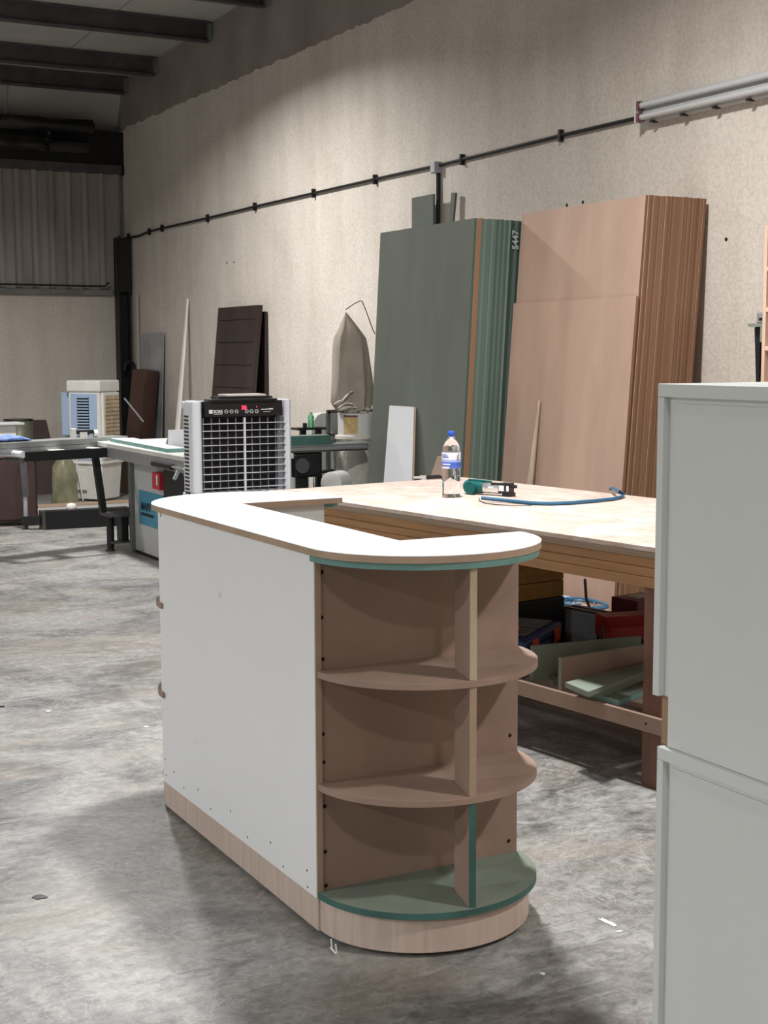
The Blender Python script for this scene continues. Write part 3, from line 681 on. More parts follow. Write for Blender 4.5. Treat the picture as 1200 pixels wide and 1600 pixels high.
# --- on the bench shelf (front to back)
ZS_ = .2725
def lq(px, py, z):
    q = at_z(px, py, z); d = q-TP; return Vector((d.x*math.cos(TA)+d.y*math.sin(TA), -d.x*math.sin(TA)+d.y*math.cos(TA), z))
def board3(name, A, B, h, t, m, label, lean=(0, 0, 0), medge=None):
    """upright offcut standing along A-B (world, foot), h high, t thick to the back"""
    A = Vector(A); B = Vector(B); d = (B-A).normalized(); n = Vector((-d.y, d.x, 0)); n = n if n.x > 0 else -n
    L = Vector(lean); up = Vector((0, 0, h))+L; mb = MB(A)
    mb.hexa([A, B, B+n*t, A+n*t, A+up, B+up, B+n*t+up, A+n*t+up]); mb.m = [1, 1, 0, 1, 0, 1]
    o = mb.build(name, [m, medge or m]); o.location = A; return tag(o, label, 'offcut')
board3('green_offcut', lw(.045, -1.935, ZS_+.0005), lw(.53, -2.06, ZS_+.0005), .142, .018, M_grn_cut, 'large green offcut standing on edge on the bench shelf in front of the toolboxes', (.0, 0, 0), M_grn_cut)
board3('brown_offcut', lw(.03, -2.10, ZS_+.0005), lw(.47, -2.118, ZS_+.0005), .128, .018, M_mdf, 'brown-faced offcut with green end standing on edge on the bench shelf', (.0, .0, 0), M_grn_cut)
A3 = at_z(872, 1071, ZS_+.0); o = MB(A3).obox(A3+Vector((.045, .02, .0105)), Vector((.042, -.02, 0)), Vector((.02, .03, 0)), (0, 0, .01)).build('green_offcut', M_grn_cut); o.location = A3
tag(o, 'small green block lying on the bench shelf at the foot of the large green offcut', 'offcut')
# flat offcuts at the front
q = at_z(965, 1100, ZS_+.002); r_ = at_z(1012, 1066, ZS_); l_ = at_z(910, 1083, ZS_)
def flat(name, pts, z0, z1, m, me, label):
    off = Vector((pts[0].x, pts[0].y, z0)); mb = MB(off); mb.prism([(p.x, p.y) for p in pts], z0, z1); mb.m = [0, 0]+[1]*len(pts)
    o = mb.build(name, [m, me]); o.location = off; return tag(o, label, 'offcut')
z1 = ZS_+.02
c0 = at_z(910, 1079, z1); c1 = at_z(967, 1095, z1); c2 = at_z(1016, 1076, z1); c3 = at_z(985, 1064, z1)
flat('green_offcut', [c0, c1, c2, c3], ZS_+.001, z1, M_grn_cut, M_teal, 'flat green offcut lying lowest at the front of the bench shelf')
zt = ZS_+.062
d0 = at_z(883, 1066, zt); d1 = at_z(919, 1081, zt); d2 = at_z(1018, 1045, zt); d3 = at_z(1018, 1032, zt)
flat('green_plank', [d0, d1, d2+ (d2-d1)*.25, d3+(d3-d0)*.25], zt-.02, zt, M_grn_cut, M_grn_cut, 'long green plank lying slanted on top of the green block on the bench shelf')
e0 = at_z(917, 1066, zt+.012); e1 = at_z(950, 1063, zt+.012)
flat('green_block', [at_z(921, 1082, zt-.02), at_z(949, 1077, zt-.02), at_z(1018, 1050, zt-.02), at_z(1010, 1040, zt-.02)], z1+.001, zt-.0205, M_grn_cut, M_grn_cut, 'thick green block under the slanted plank on the bench shelf')

# navy toolbox with orange latches (local: latch face at -y)
def box_thing(name, label, cat, lx, ly, rz=0.0, z=ZS_+.0005): return thing(name, label, cat, lw(lx, ly, z), TA+rz)
g = box_thing('toolbox', 'navy blue toolbox with orange latches on the bench shelf', 'toolbox', .075, -1.875, math.radians(29))
MB().box((-.04, 0, 0), (.43, .20, .108)).build('body', M_tblue, g, bevel=.012)
MB().box((-.045, -.006, .1085), (.435, .205, .155)).build('lid', M_tblue, g, bevel=.015)
for x in (.05, .24): MB().box((x, .03, .1555), (x+.16, .18, .163)).build('lid_pad', M_tgrey, g, bevel=.004)
for x in (.03, .31):
    l = MB().box((x, -.018, .05), (x+.06, -.0065, .145)).build('latch', M_torange, g, bevel=.003)
    MB().box((x+.012, -.0195, .075), (x+.048, -.018, .092)).build('latch_slot', M_black, l)
MB().tube([(.0, .09, .156), (.0, .09, .172), (.12, .09, .172), (.12, .09, .156)], .012, 8).build('handle', M_torange, g, smooth=True)
# ochre wooden box on a black case
g = box_thing('black_case', 'black case on the bench shelf under the ochre wooden box', 'case', .25, -1.47)
MB().box((0, 0, 0), (.41, .34, .215)).build('shell', M_black, g, bevel=.008)
MB().box((.15, -.006, .10), (.25, -.0005, .13)).build('latch', M_blackp, g)
g = box_thing('ochre_box', 'ochre wooden box standing on the black case under the bench top', 'box', .25, -1.47, z=ZS_+.216)
for k in range(2): MB().box((.005, .005, .001+k*.076), (.405, .335, .075+k*.076)).build('side_board', M_ochre, g, bevel=.003)
MB().box((0, 0, .1525), (.41, .34, .166)).build('lid', M_ochre, g, bevel=.003)
# dark flat case, red toolbox, maroon carton
g = box_thing('flat_case', 'flat dark grey case lying behind the red toolbox on the bench shelf', 'case', .70, -1.70, .05)
MB().box((-.02, .0, 0), (.10, .30, .155)).build('shell', M_tgrey, g, bevel=.01)
for k in range(2): MB().box((.0+k*.05, .04, .1552), (.025+k*.05, .26, .16)).build('rib', M_black, g)
g = box_thing('red_toolbox', 'long red metal toolbox on the bench shelf beside the right-hand leg', 'toolbox', .52, -1.90, math.radians(-20))
MB().box((0, 0, 0), (.42, .15, .098)).build('body', M_black, g, bevel=.004)
MB().box((-.005, -.005, .0985), (.425, .155, .155)).build('tray', M_tred, g, bevel=.004)
MB().hexa([(-.005, -.005, .1555), (.425, -.005, .1555), (.425, .155, .1555), (-.005, .155, .1555), (-.005, .05, .19), (.425, .05, .19), (.425, .155, .19), (-.005, .155, .19)]).build('lid', M_tred, g, bevel=.003)
for x in (-.012, -.012): MB().bar((x, .03, .02), (x, .06, .15), .004, .008, (1, 0, 0)).build('hinge_arm', M_chrome, g)
MB().bar((-.012, .10, .02), (-.012, .07, .15), .004, .008, (1, 0, 0)).build('hinge_arm', M_chrome, g)
g = box_thing('maroon_carton', 'small maroon carton with a white seal behind the red toolbox', 'carton', .86, -1.72, .0)
MB().box((0, 0, 0), (.19, .16, .205)).build('box', M_maroon, g, bevel=.003)
MB().lathe([(0, 0), (.045, 0), (.045, .002), (0, .002)], (.11, -.0022, .13), 16, (0, 1, 0)).build('seal', M_carton, g)
MB().box((.05, .05, .2052), (.14, .11, .212)).build('flap', M_paper, g)

# --- low pile of boards behind the bench, with hoses
LPZ = .15
g = thing('board_pile_sheet', 'top fibreboard of a low pile on the floor behind the bench', 'board', (4.62, 6.5, .1), 0)
MB(g.location).box((4.44, 5.45, .132), (4.80, 7.4, LPZ)).build('sheet', M_mdf_face, g)
for k in range(7):
    o = MB((4.62, 6.5, k*.0188)).box((4.45, 5.46+.004*(k % 3), k*.0188+.0005), (4.795, 7.39, k*.0188+.0185)).build('board_pile_sheet', M_mdf_face); o.location = (4.62, 6.5, k*.0188)
    tag(o, 'brown board lower down in the low pile on the floor behind the bench', 'board', 'lower boards of the floor pile')
rnd = random.Random(3)
def coil(name, c, r, turns, m, label, rad=.009, z=LPZ, sq=.6, seed=1):
    rn = random.Random(seed); pts = []
    n = int(turns*14)
    for k in range(n+1):
        a = 2*math.pi*k/14; rr = r*(1+.18*math.sin(a*.37+seed)+rn.uniform(-.05, .05))
        pts.append((c[0]+rr*sq*math.cos(a)+rn.uniform(-.008, .008), c[1]+rr*math.sin(a), z+rad+.001+.004*(k/14)))
    off = Vector((c[0], c[1], z)); o = MB(off).tube(pts, rad, 6).build(name, m, smooth=True); o.location = off
    return tag(o, label, 'hose')
coil('coiled_hose', (4.64, 6.55), .20, 4.2, M_hosel, 'pale blue air hose coiled on the low board pile behind the bench', seed=2)
coil('coiled_hose', (4.62, 6.2), .15, 2.3, M_hose, 'dark blue hose looped on the board pile next to the pale coil', .008, LPZ+.042, seed=5)
o = MB((4.5, 6.1, LPZ)).tube([at_x(914, 905, 4.42), at_x(916, 935, 4.46), at_x(923, 955, 4.5), at_z(931, 960, LPZ+.01)], .008, 6).build('black_cable', M_black, smooth=True); o.location = (4.5, 6.1, LPZ)
tag(o, 'black cable hanging down behind the bench to the hoses', 'cable')

# ------------------------------------------------------------------ the evaporative cooler behind the counter
YC = 8.62
xl = at_y(303, 700, YC).x; xr = at_y(457, 700, YC).x; zt = at_y(440, 624, YC).z
g = thing('air_cooler', 'white evaporative air cooler with a black grille behind the counter', 'air cooler', ((xl+xr)/2, YC, 0)); O = g.location
def chamf(x0, x1, y0, y1, c): return [(x0+c, y0), (x1-c, y0), (x1, y0+c), (x1, y1), (x0, y1), (x0, y0+c)]
DP = .225
gl = at_y(318, 700, YC).x; gr = at_y(446, 700, YC).x; gt_ = at_y(380, 652, YC).z; gb_ = at_y(380, 764, YC).z
cL = .045
sh = MB(O)
sh.prism(chamf(xl, xr, YC+.05, YC+DP, .03), .08, gb_-.02)          # lower body
sh.box((gl+.001, YC+.065, zt-.055), (gr-.001, YC+DP, zt-.006)); sh.box((xl, YC+.172, zt-.055), (gl, YC+DP, zt-.006)); sh.box((gr, YC+.172, zt-.055), (xr, YC+DP, zt-.006))         # top deck
sh.box((xl+.012, YC+.175, gb_-.0195), (xr-.012, YC+DP, zt-.056))
sh.build('cabinet', M_wplas, g, bevel=.008)
for q0, q1 in ((xl, gl), (gr, xr)):
    MB(O).prism(chamf(q0, q1, YC, YC+.17, cL*.45), gb_-.0195, zt).build('side_cheek', M_wplas, g, bevel=.014, seg=3)
MB(O).box((gl-.02, YC+.005, .10), (gr+.02, YC+.05, gb_-.02)).build('lower_apron', M_wplas, g, bevel=.01)
# left side vent slots
for k in range(26):
    z = gb_-.15+k*.025
    MB(O).box((xl-.002, YC+.09, z), (xl+.003, YC+.17, z+.013)).build('vent_slot', M_blackp, g)
# grille
MB(O).box((gl+.002, YC+.13, gb_-.018), (gr-.002, YC+.165, gt_)).build('grille_back', M_black, g)
nv, nh = 11, 10
for k in range(nv):
    x = gl+.006+(gr-gl-.012)*k/(nv-1); tk = .004 if k not in (5,) else .005
    MB(O).box((x-tk*.55, YC+.012, gb_-.017), (x+tk*.55, YC+.024, gt_-.001)).build('vertical_vane', mat('vane_grey', (.22, .22, .225), .4) if k == 0 else bpy.data.materials['vane_grey'], g)
MB(O).box((( gl+gr)/2-.006, YC-.002, gb_-.016), ((gl+gr)/2+.006, YC+.012, gt_-.002)).build('centre_link', M_wplas, g)
for k in range(nh):
    z = gb_+.012+(gt_-gb_-.05)*k/(nh-1)
    MB(O).hexa([(gl-.004, YC-.004, z-.0022), (gr+.004, YC-.004, z-.0022), (gr+.004, YC+.008, z-.002), (gl-.004, YC+.008, z-.002), (gl-.004, YC-.004, z+.0022), (gr+.004, YC-.004, z+.0022), (gr+.004, YC+.008, z+.002), (gl-.004, YC+.008, z+.002)]).build('horizontal_vane', M_wplas, g)
# control panel
pxl = at_y(320, 640, YC).x; pxr = at_y(441, 640, YC).x; pz0 = at_y(380, 650.5, YC).z; pz1 = at_y(380, 626.5, YC).z
cp = MB(O).hexa([(pxl, YC-.006, pz0), (pxr, YC-.006, pz0), (pxr, YC+.06, pz0), (pxl, YC+.06, pz0), (pxl-.005, YC+.004, pz1), (pxr+.002, YC+.004, pz1), (pxr+.002, YC+.06, pz1), (pxl-.005, YC+.06, pz1)]).build('control_panel', M_blackp, g, bevel=.002)
MB(O).prism(chamf(pxl+.03, pxr-.03, YC-.012, YC+.1, .02), pz1-.006, zt+.0075).build('panel_visor', M_blackp, g, bevel=.004)
def cpt(px, py): q = at_y(px, py, YC-.007); return Vector((q.x, YC-.0072, q.z))-Vector(O)
xd = (1, 0, 0); yd = (0, .12, 1)
text_mesh('logo_text', 'SORS', .027, M_wprint, cp, cpt(333.5, 645.5)-Vector((0, .002, 0)), xd, yd)
MB().box(tuple(cpt(326.5, 646.5)-Vector((0, .003, 0))), tuple(cpt(332, 640.5)+Vector((0, .002, 0)))).build('logo_mark', M_wprint, cp)
MB().box(tuple(cpt(334, 647.6)-Vector((0, .003, 0))), tuple(cpt(347.5, 646.6)+Vector((0, .002, 0)))).build('logo_line', M_wprint, cp)
for px in (353.5, 361.5, 369.5, 385.5, 393, 401):
    q = cpt(px, 643-(px-353)*.01); pts = [q+Vector((math.cos(a)*.0115, -.001, math.sin(a)*.0115)) for a in [2*math.pi*k/16 for k in range(17)]]
    MB().tube(pts, .0018, 5).build('button_ring', M_wprint, cp)
    MB().box((q.x-.006, q.y-.002, q.z-.0015), (q.x+.006, q.y, q.z+.0015)).build('button_mark', M_wprint, cp)
for i, (a_, b_, py, th_) in enumerate(((407.5, 413, 639.6, 1.6), (413.6, 418.6, 639.4, 1.6), (419.2, 426.5, 638.9, 2.0), (411.5, 422.5, 643, 1.0))):
    lo = cpt(a_, py+th_/2); hi = cpt(b_, py-th_/2); MB().box((lo.x, lo.y-.002, lo.z), (hi.x, hi.y+.001, hi.z)).build('small_print', M_wprint, cp)
dsp = text_mesh('display_digits', '30', .036, M_disp, cp, cpt(377.2, 639.8)-Vector((0, .002, 0)), xd, yd)
MB().lathe([(0, 0), (.003, 0), (.003, .001), (0, .001)], cpt(401, 635.5)-Vector((0, .001, 0)), 8, (0, 1, 0)).build('display_dot', M_disp, cp)
for sx in (xl+.06, xr-.06):
    for sy in (YC+.08, YC+DP-.04):
        MB(O).lathe([(0, 0), (.03, 0), (.03, .05), (.012, .055), (.012, .08), (0, .08)], (sx, sy, 0), 12).build('castor', M_black, g, smooth=True)
# two thin boards on top of it
for i, (a_, b_, dz, m_, lab) in enumerate(((340, 424, .012, M_black, 'thin black board lying on the black-grilled air cooler'), (352, 414, .026, M_paper, 'pale offcut lying uppermost on the black-grilled air cooler'))):
    A = at_y(a_, 620, YC+.12); B = at_y(b_, 620, YC+.12); z0 = zt+.008+(0 if i == 0 else .0145)
    off = Vector((A.x, YC+.12, z0)); o = MB(off).box((A.x, YC+.10, z0), (B.x, YC+.25, z0+.013)).build('thin_board', m_, bevel=.002); o.location = off
    tag(o, lab, 'board')

# ------------------------------------------------------------------ leaning things on the far part of the wall
leaning_board('metal_sheet', (222, 521), (256, 520), None, None, XW-.03, 5.44, .006, M_galv, 'grey galvanised metal sheet leaning on the wall behind the brown slab', 'metal sheet')
leaning_board('leaning_door', (341, 481), (404, 476.5), None, None, 5.44, 5.24, .045, M_panel, 'scratched dark brown door panel leaning on the wall above the air cooler', 'door panel')
leaning_board('leaning_door', (352, 490), (413.5, 487.5), None, None, 5.512, 5.505, .03, M_panel, 'second dark panel leaning behind the scratched one, only its right edge showing', 'door panel')
dp = bpy.data.objects['leaning_door']
# grooves scored across the dark panel
a0 = at_x(341, 481, 5.44); b0 = at_x(404, 476.5, 5.44); zt0 = (a0.z+b0.z)/2
for k in range(5):
    z = zt0-.13-k*.22; x = 5.24+(5.44-5.24)*z/zt0
    MB(dp.location).box((x-.0025, b0.y+.05, z-.004), (x+.002, a0.y-.05, z+.004)).build('groove', M_hole, dp)
# white tapered strip
A = at_x(292, 467, 5.52); A = Vector((5.52, A.y, A.z)); f0 = at_x(276, 670, 5.22); dv = (f0-A).normalized(); E_ = A+dv*((A.z-.003)/-dv.z)
mb = MB(E_); s1 = Vector((0, .012, 0)); s2 = Vector((0, .065, 0)); tt_ = Vector((.02, 0, 0))
mb.hexa([E_-s2, E_+s2, E_+s2+tt_, E_-s2+tt_, A-s1, A+s1, A+s1+tt_, A-s1+tt_]); o = mb.build('white_strip', M_cwhite, bevel=.002); o.location = E_
tag(o, 'long white tapering strip leaning on the wall left of the dark door panel', 'strip')
# mahogany slab in the corner: a thick leaning carcass
q0 = at_y(207, 577, 15.6); 
def P_(px, py, y): return at_y(px, py, y)
Aq = P_(207, 577, 15.55); Bq = P_(230, 579, 15.2); Cq_ = P_(249, 584, 15.42); Dq = P_(226, 577, 15.9)
zt_ = .5*(Aq.z+Bq.z)
tops = [Vector((Bq.x, Bq.y, Bq.z)), Vector((Cq_.x, Cq_.y, Bq.z-.01)), Vector((Dq.x, Dq.y, Aq.z)), Vector((Aq.x, Aq.y, Aq.z))]
shift = Vector((-.2, -.06, 0)); bots = [Vector((t.x, t.y, 0.002))+shift for t in tops]
off = bots[3].copy(); g = thing('mahogany_slab', 'thick dark mahogany carcass leaning in the far corner', 'carcass', off)
mb = MB(off); mb.hexa([bots[3], bots[0], bots[1], bots[2], tops[3], tops[0], tops[1], tops[2]]); mb.build('carcass', M_brown2, g, bevel=.004)
o = MB(off).tube([bots[0].lerp(tops[0], .93)+Vector((-.03, -.02, 0)), bots[0].lerp(tops[0], .05)+Vector((-.03, -.02, 0))], .006, 5).build('edge_strip', M_brown, g)
a_ = P_(194, 622, 14.98); b_ = P_(224, 659, 14.9)
MB(off).tube([a_, b_], .010, 6).build('pale_strip', M_galv, g)
# wheel-like black hook on the column
p = at_y(203, 575, 16.40); 
o = MB(p).tube([p+Vector((.06*math.cos(a), 0, .075*math.sin(a))) for a in [math.radians(d) for d in range(-30, 211, 20)]], .018, 8).build('black_hoop', M_black, smooth=True); o.location = p
tag(o, 'black hoop hooked on the corner column above the mahogany carcass', 'hoop')
# grey downpipe strip in the corner
o = MB((5.5, 16.3, 0)).tube([(5.525, 16.25, .0), (5.525, 16.25, 2.26)], .02, 8).build('corner_pipe', mat('pipe_grey', (.38, .35, .32), .5)); o.location = (5.5, 16.3, 0)
tag(o, 'thin grey pipe rising in the corner beside the black column', 'pipe')

# ------------------------------------------------------------------ old white and blue cooler at the back
pc = at_z(142, 783, 0); g = thing('old_air_cooler', 'old white and pale blue louvred air cooler near the back wall', 'air cooler', (pc.x+.09, pc.y+.12, 0), math.radians(-50))
g.scale = (.8, .8, 1)
# local: front at -y, right side at +x ; width .46, depth .40
MB().hexa([(-.24, -.20, .02), (.24, -.20, .02), (.24, .22, .02), (-.24, .22, .02), (-.27, -.24, .40), (.27, -.24, .40), (.27, .25, .40), (-.27, .25, .40)]).build('water_tank', M_cwhite, g, bevel=.01)
MB().box((-.29, -.26, .4005), (.29, .27, .43)).build('tank_rim', M_cwhite, g, bevel=.006)
MB().box((-.24, -.22, .4305), (.24, .22, 1.17)).build('body', M_cwhite, g, bevel=.01)
MB().box((-.26, -.24, 1.1705), (.26, .25, 1.29)).build('top_cap', M_cwhite, g, bevel=.015)
MB().box((-.20, -.235, .45), (.20, -.221, 1.15)).build('blue_front', M_cblue, g, bevel=.003)
MB().box((-.095, -.24, .48), (.085, -.2355, 1.12)).build('louvre_back', M_black, g)
for k in range(21): 
    z = .485+k*.031; MB().hexa([(-.095, -.2565, z), (.085, -.2565, z), (.085, -.2405, z+.008), (-.095, -.2405, z+.008), (-.095, -.2565, z+.008), (.085, -.2565, z+.008), (.085, -.2405, z+.014), (-.095, -.2405, z+.014)]).build('louvre', M_cblue, g)
for s, nm in ((1, 'pad_frame'),):
    MB().box((.2405, -.18, .46), (.275, .21, 1.16)).build('pad_frame', M_cwhite, g, bevel=.005)
    pd = MB().box((.2755, -.15, .49), (.280, .19, 1.13)).build('cooling_pad', M_pad, g)
    for k in range(15): MB().box((.2805, -.15, .50+k*.042), (.287, .19, .515+k*.042)).build('pad_rib', M_pad, pd)
MB().box((-.40, -.16, .70), (-.2405, .2, 1.16)).build('side_pad', M_cblue, g, bevel=.008)
MB().box((-.38, -.10, .48), (-.2405, .2, .69)).build('side_lower', M_cblue, g, bevel=.008)
MB().box((-.16, -.2425, .12), (.02, -.235, .34)).build('drain_hatch', M_cwhite, g, bevel=.004)
MB().tube([(-.1, -.27, .55), (-.08, -.30, .35), (-.02, -.30, .1), (.0, -.30, .012)], .008, 6).build('cord', M_cwhite, g)

# ------------------------------------------------------------------ things by the back wall
p = at_y(26, 665, 15.6); g = thing('metal_drum', 'dented olive metal drum by the back wall', 'drum', (p.x+.02, 15.6, 0)); r = .155; ztp = at_y(28, 656, 15.6).z
MB().lathe([(0, 0), (r, 0), (r, .3), (r+.008, .31), (r, .32), (r, .6), (r+.008, .61), (r, .62), (r, ztp), (r-.01, ztp), (r-.01, ztp-.3), (0, ztp-.3)], (0, 0, 0), 28).build('shell', M_drum, g, smooth=True)
MB().tube([(r*math.cos(a), r*math.sin(a), ztp) for a in [2*math.pi*k/28 for k in range(29)]], .008, 6).build('rim', M_black, g, smooth=True)
p = at_y(48, 657, 15.9); q = at_y(78, 657, 15.9)
o = MB((p.x, 15.8, 0)); o.hexa([(p.x-.0, 15.75, 0), (q.x+.09, 15.75, 0), (q.x+.09, 15.79, 0), (p.x, 15.79, 0), (p.x, 16.05, p.z), (q.x, 16.05, q.z), (q.x, 16.09, q.z), (p.x, 16.09, p.z)]); o = o.build('brown_board', M_brown, bevel=.003); o.location = (p.x, 15.8, 0)
tag(o, 'small dark brown panel standing between the drum and the old cooler', 'panel')
p = at_z(75, 826, 0)
g = thing('dark_cabinet', 'low dark brown cabinet on the floor behind the saw outrigger', 'cabinet', (p.x-.02, p.y+.30, 0), math.radians(-14))
MB().box((-1.2, 0, .04), (0, .45, .62)).build('body', M_brown, g, bevel=.004)
MB().box((-1.19, -.018, .06), (-.61, -.001, .61)).build('door', M_brown, g, bevel=.003)
MB().box((-.6, -.018, .06), (-.01, -.001, .61)).build('door', M_brown, g, bevel=.003)
MB().box((.0005, .005, .05), (.010, .44, .615)).build('side', M_black, g)
for x in (-1.12, -.08):
    for y in (.06, .38): MB().box((x-.03, y-.03, 0), (x+.03, y+.03, .0395)).build('foot', M_black, g)
MB().box((-1.22, -.02, .6205), (.012, .46, .64)).build('cabinet_top', M_brown, g, bevel=.003)
# trolley with white carton, grey lid and blue cloth on the dark cabinet
p = at_y(8, 674, 13.28)
g = thing('white_carton', 'white carton standing on the low dark cabinet', 'carton', (p.x-.05, 13.25, .6405))
MB().box((-.25, -.1, 0), (.12, .1, .28)).build('box', M_carton, g, bevel=.004)
o = MB((p.x-.05, 13.25, .921)).box((p.x-.32, 13.11, .921), (p.x+.14, 13.38, .94)).build('grey_lid_sheet', M_mach, bevel=.002); o.location = (p.x-.05, 13.25, .921)
tag(o, 'thin grey sheet lying across the white carton', 'sheet')

# olive sack and bag seen under the saw outrigger
p = at_z(98, 784, 0); off = Vector((p.x-.03, p.y-.2, 0)); rings = []; rn = random.Random(11)
for k in range(9):
    t = k/8; rr = .14*(1-.12*t) if k < 7 else .14*(.62 if k == 7 else .3)
    rings.append([(math.cos(a)*rr*(1+rn.uniform(-.07, .07)), math.sin(a)*rr*(1+rn.uniform(-.07, .07)), t*.52) for a in [2*math.pi*j/18 for j in range(18)]])
o = MB().loft(rings).build('plastic_sack', mat('olive_film', (.23, .22, .14), .3, var=.4, vscale=6, bump=.6, bscale=12), smooth=True); o.location = off
tag(o, 'filled olive plastic sack on the floor left of the old cooler', 'sack')
# loose boards on the floor under the old cooler
for i, (xa, ya, L_, lab) in enumerate(((3.55, 13.9, 1.4, 'loose grey board on the floor in front of the old cooler, nearer one'), (3.75, 14.25, 1.3, 'loose grey board on the floor in front of the old cooler, farther one'))):
    o = MB((xa, ya, 0)).box((xa, ya, .0005), (xa+L_, ya+.2, .03)).build('floor_board', M_mach if i == 0 else M_mdf_cut, bevel=.002); o.location = (xa, ya, 0); tag(o, lab, 'board')

# ------------------------------------------------------------------ sliding table saw
XS = 3.60
g = thing('table_saw', 'grey sliding table saw with a blue sign and a black outrigger reaching left', 'table saw', (3.95, 10.2, 0)); O = g.location
yl_ = at_x(212, 862, XS).y; zS = .87
sb = MB(O).box((XS, 9.05, .02), (4.12, yl_, .77)).build('base_cabinet', M_mach, g, bevel=.006)
MB(O).box((XS-.03, yl_, .0), (XS+.12, yl_+.06, .80)).build('corner_post', mat('post_grey', (.16, .17, .17), .5), g, bevel=.004)
MB(O).box((XS-.002, 9.04, .0), (4.13, yl_+.01, .0195)).build('kick_base', M_black, g)
# tops
yt1 = at_z(163, 693, zS).y
MB(O).box((3.42, 9.05, zS-.035), (4.2, 11.25, zS)).build('saw_top', M_iron, g, bevel=.004)
MB(O).box((3.42, 9.1, zS-.115), (3.45, 11.2, zS-.0355)).build('rail_profile', M_alu, g, bevel=.004)
MB(O).tube([(3.405, 9.35, zS-.085), (3.405, 9.75, zS-.085)], .022, 10).build('clamp_handle', M_black, g, smooth=True)
MB(O).tube([(3.40, 9.1, zS-.08), (3.40, 9.35, zS-.08)], .009, 8).build('clamp_rod', M_chrome, g, smooth=True)
MB(O).tube([(3.40, 9.22, zS-.1), (3.37, 9.22, zS-.16)], .014, 8).build('lock_knob', M_chrome, g, smooth=True)
bl = at_z(265, 697, zS)
MB(O).lathe([(0, -.002), (.085, -.002), (.085, .002), (0, .002)], (bl.x, bl.y, zS-.02), 30, (1, .0, 0)).build('saw_blade', mat('blade_steel', (.30, .29, .28), .4, metal=.6), g)
# switch
e0 = at_x(243, 737, XS-.02); e1 = at_x(255, 766, XS-.02)
sw = MB(O).box((XS-.05, e1.y, e1.z), (XS-.001, e0.y, e0.z)).build('switch_box', M_red, g, bevel=.004)
MB(O).box((XS-.053, e1.y+.03, e0.z-.09), (XS-.050, e1.y+.06, e0.z-.02)).build('label', M_wprint, sw)
MB(O).box((XS-.06, e1.y+.006, e1.z+.03), (XS-.0505, e1.y+.02, e1.z+.1)).build('yellow_key', M_yel, sw)
# black motor bracket right of the switch
MB(O).box((XS-.03, 9.25, .42), (XS-.001, e1.y-.03, .77)).build('black_housing', M_black, g, bevel=.004)
MB(O).box((XS-.045, 9.2, .66), (XS-.031, 9.62, .77)).build('scale_plate', M_black, g)
for y in (9.3, 9.5): MB(O).lathe([(0, 0), (.02, 0), (.02, .006), (0, .006)], (XS-.052, y, .72), 12, (1, 0, 0)).build('bolt', M_chrome, g)
# blue sign
s0 = at_x(217, 765, XS-.002); s1 = at_x(248, 771, XS-.002); zb0 = at_x(219, 818, XS-.002).z
sg = MB(O).box((XS-.004, s1.y-.10, zb0), (XS-.0005, s0.y, s0.z)).build('blue_sign', M_sign, g)
tpos = at_x(220.5, 795.5, XS-.0055); ht = .085
text_mesh('sign_text', 'MARV', ht, M_mark, sg, Vector((XS-.0055, tpos.y, tpos.z))-Vector(O), (0, -1, 0), (0, 0, 1))
for k in range(10): 
    y = tpos.y-.002-k*.029; MB(O).box((XS-.0056, y-.022, tpos.z-.045), (XS-.0042, y, tpos.z-.022)).build('small_print', M_mark, sg)
for px, py in ((218, 724), (241, 727), (223, 860)): 
    q = at_x(px, py, XS-.001); MB(O).lathe([(0, 0), (.008, 0), (.008, .003), (0, .003)], (XS-.003, q.y, q.z), 8, (1, 0, 0)).build('bolt', M_steel, g)

# sliding beam and outrigger
b0 = at_z(-60, 694.5, .90); b1 = at_z(188, 680.5, .90)
MB(O).bar(b0-Vector((0, 0, .022)), b1-Vector((0, 0, .022)), .20, .045).build('sliding_beam', M_alu, g, bevel=.004)
MB(O).bar(b0-Vector((0, .012, .068)), b1-Vector((0, .012, .068)), .18, .044).build('beam_rail', M_alu, g, bevel=.003)
ZO = .835
f0 = at_z(38, 706, ZO); f1 = at_z(166, 699.5, ZO)
r0 = at_z(6, 703, ZO)
MB(O).bar(f0-Vector((0, 0, .038)), f1-Vector((0, 0, .038)), .04, .075).build('front_bar', M_black, g, bevel=.003)
bk0 = Vector((r0.x, r0.y, ZO)); bk1 = Vector((f1.x-.05, b1.y-.12, ZO))
for t in (0.02, .5, .97):
    a_ = f0.lerp(f1, t); a_.z = ZO-.004; c_ = b0.lerp(b1, .30+.62*t); c_ = Vector((a_.x-.06, c_.y-.1, ZO-.004))
    MB(O).bar(a_-Vector((0, 0, .018)), c_-Vector((0, 0, .018)), .06 if t != .5 else .11, .03).build('cross_bar', M_cwhite, g, bevel=.004)
MB(O).tube([r0-Vector((0, 0, .02)), f0-Vector((.01, .01, .02))], .026, 12).build('roller', M_wplas, g, smooth=True)
MB(O).tube([r0-Vector((0, 0, .07)), f0-Vector((.01, .01, .07))], .014, 8).build('roller_carrier', M_steel, g)
s0_ = at_x(166, 706, 3.38); s1_ = at_x(173, 790, 3.44)
MB(O).bar((3.42, 11.02, .31), (3.36, 11.0, .76), .06, .05, (1, 0, 0)).build('swing_strut', M_black, g, bevel=.003)
MB(O).box((3.40, 10.80, .285), (3.60, 11.06, .309)).build('swing_bracket', M_steel, g, bevel=.003)
MB(O).tube([(3.45, 10.94, .285), (3.45, 10.94, .03)], .03, 10).build('swing_hinge', M_black, g, smooth=True)
MB(O).tube([(3.45, 10.94, .03), (3.45, 10.94, .0)], [.02, .04], 10).build('levelling_foot', M_black, g, smooth=True)
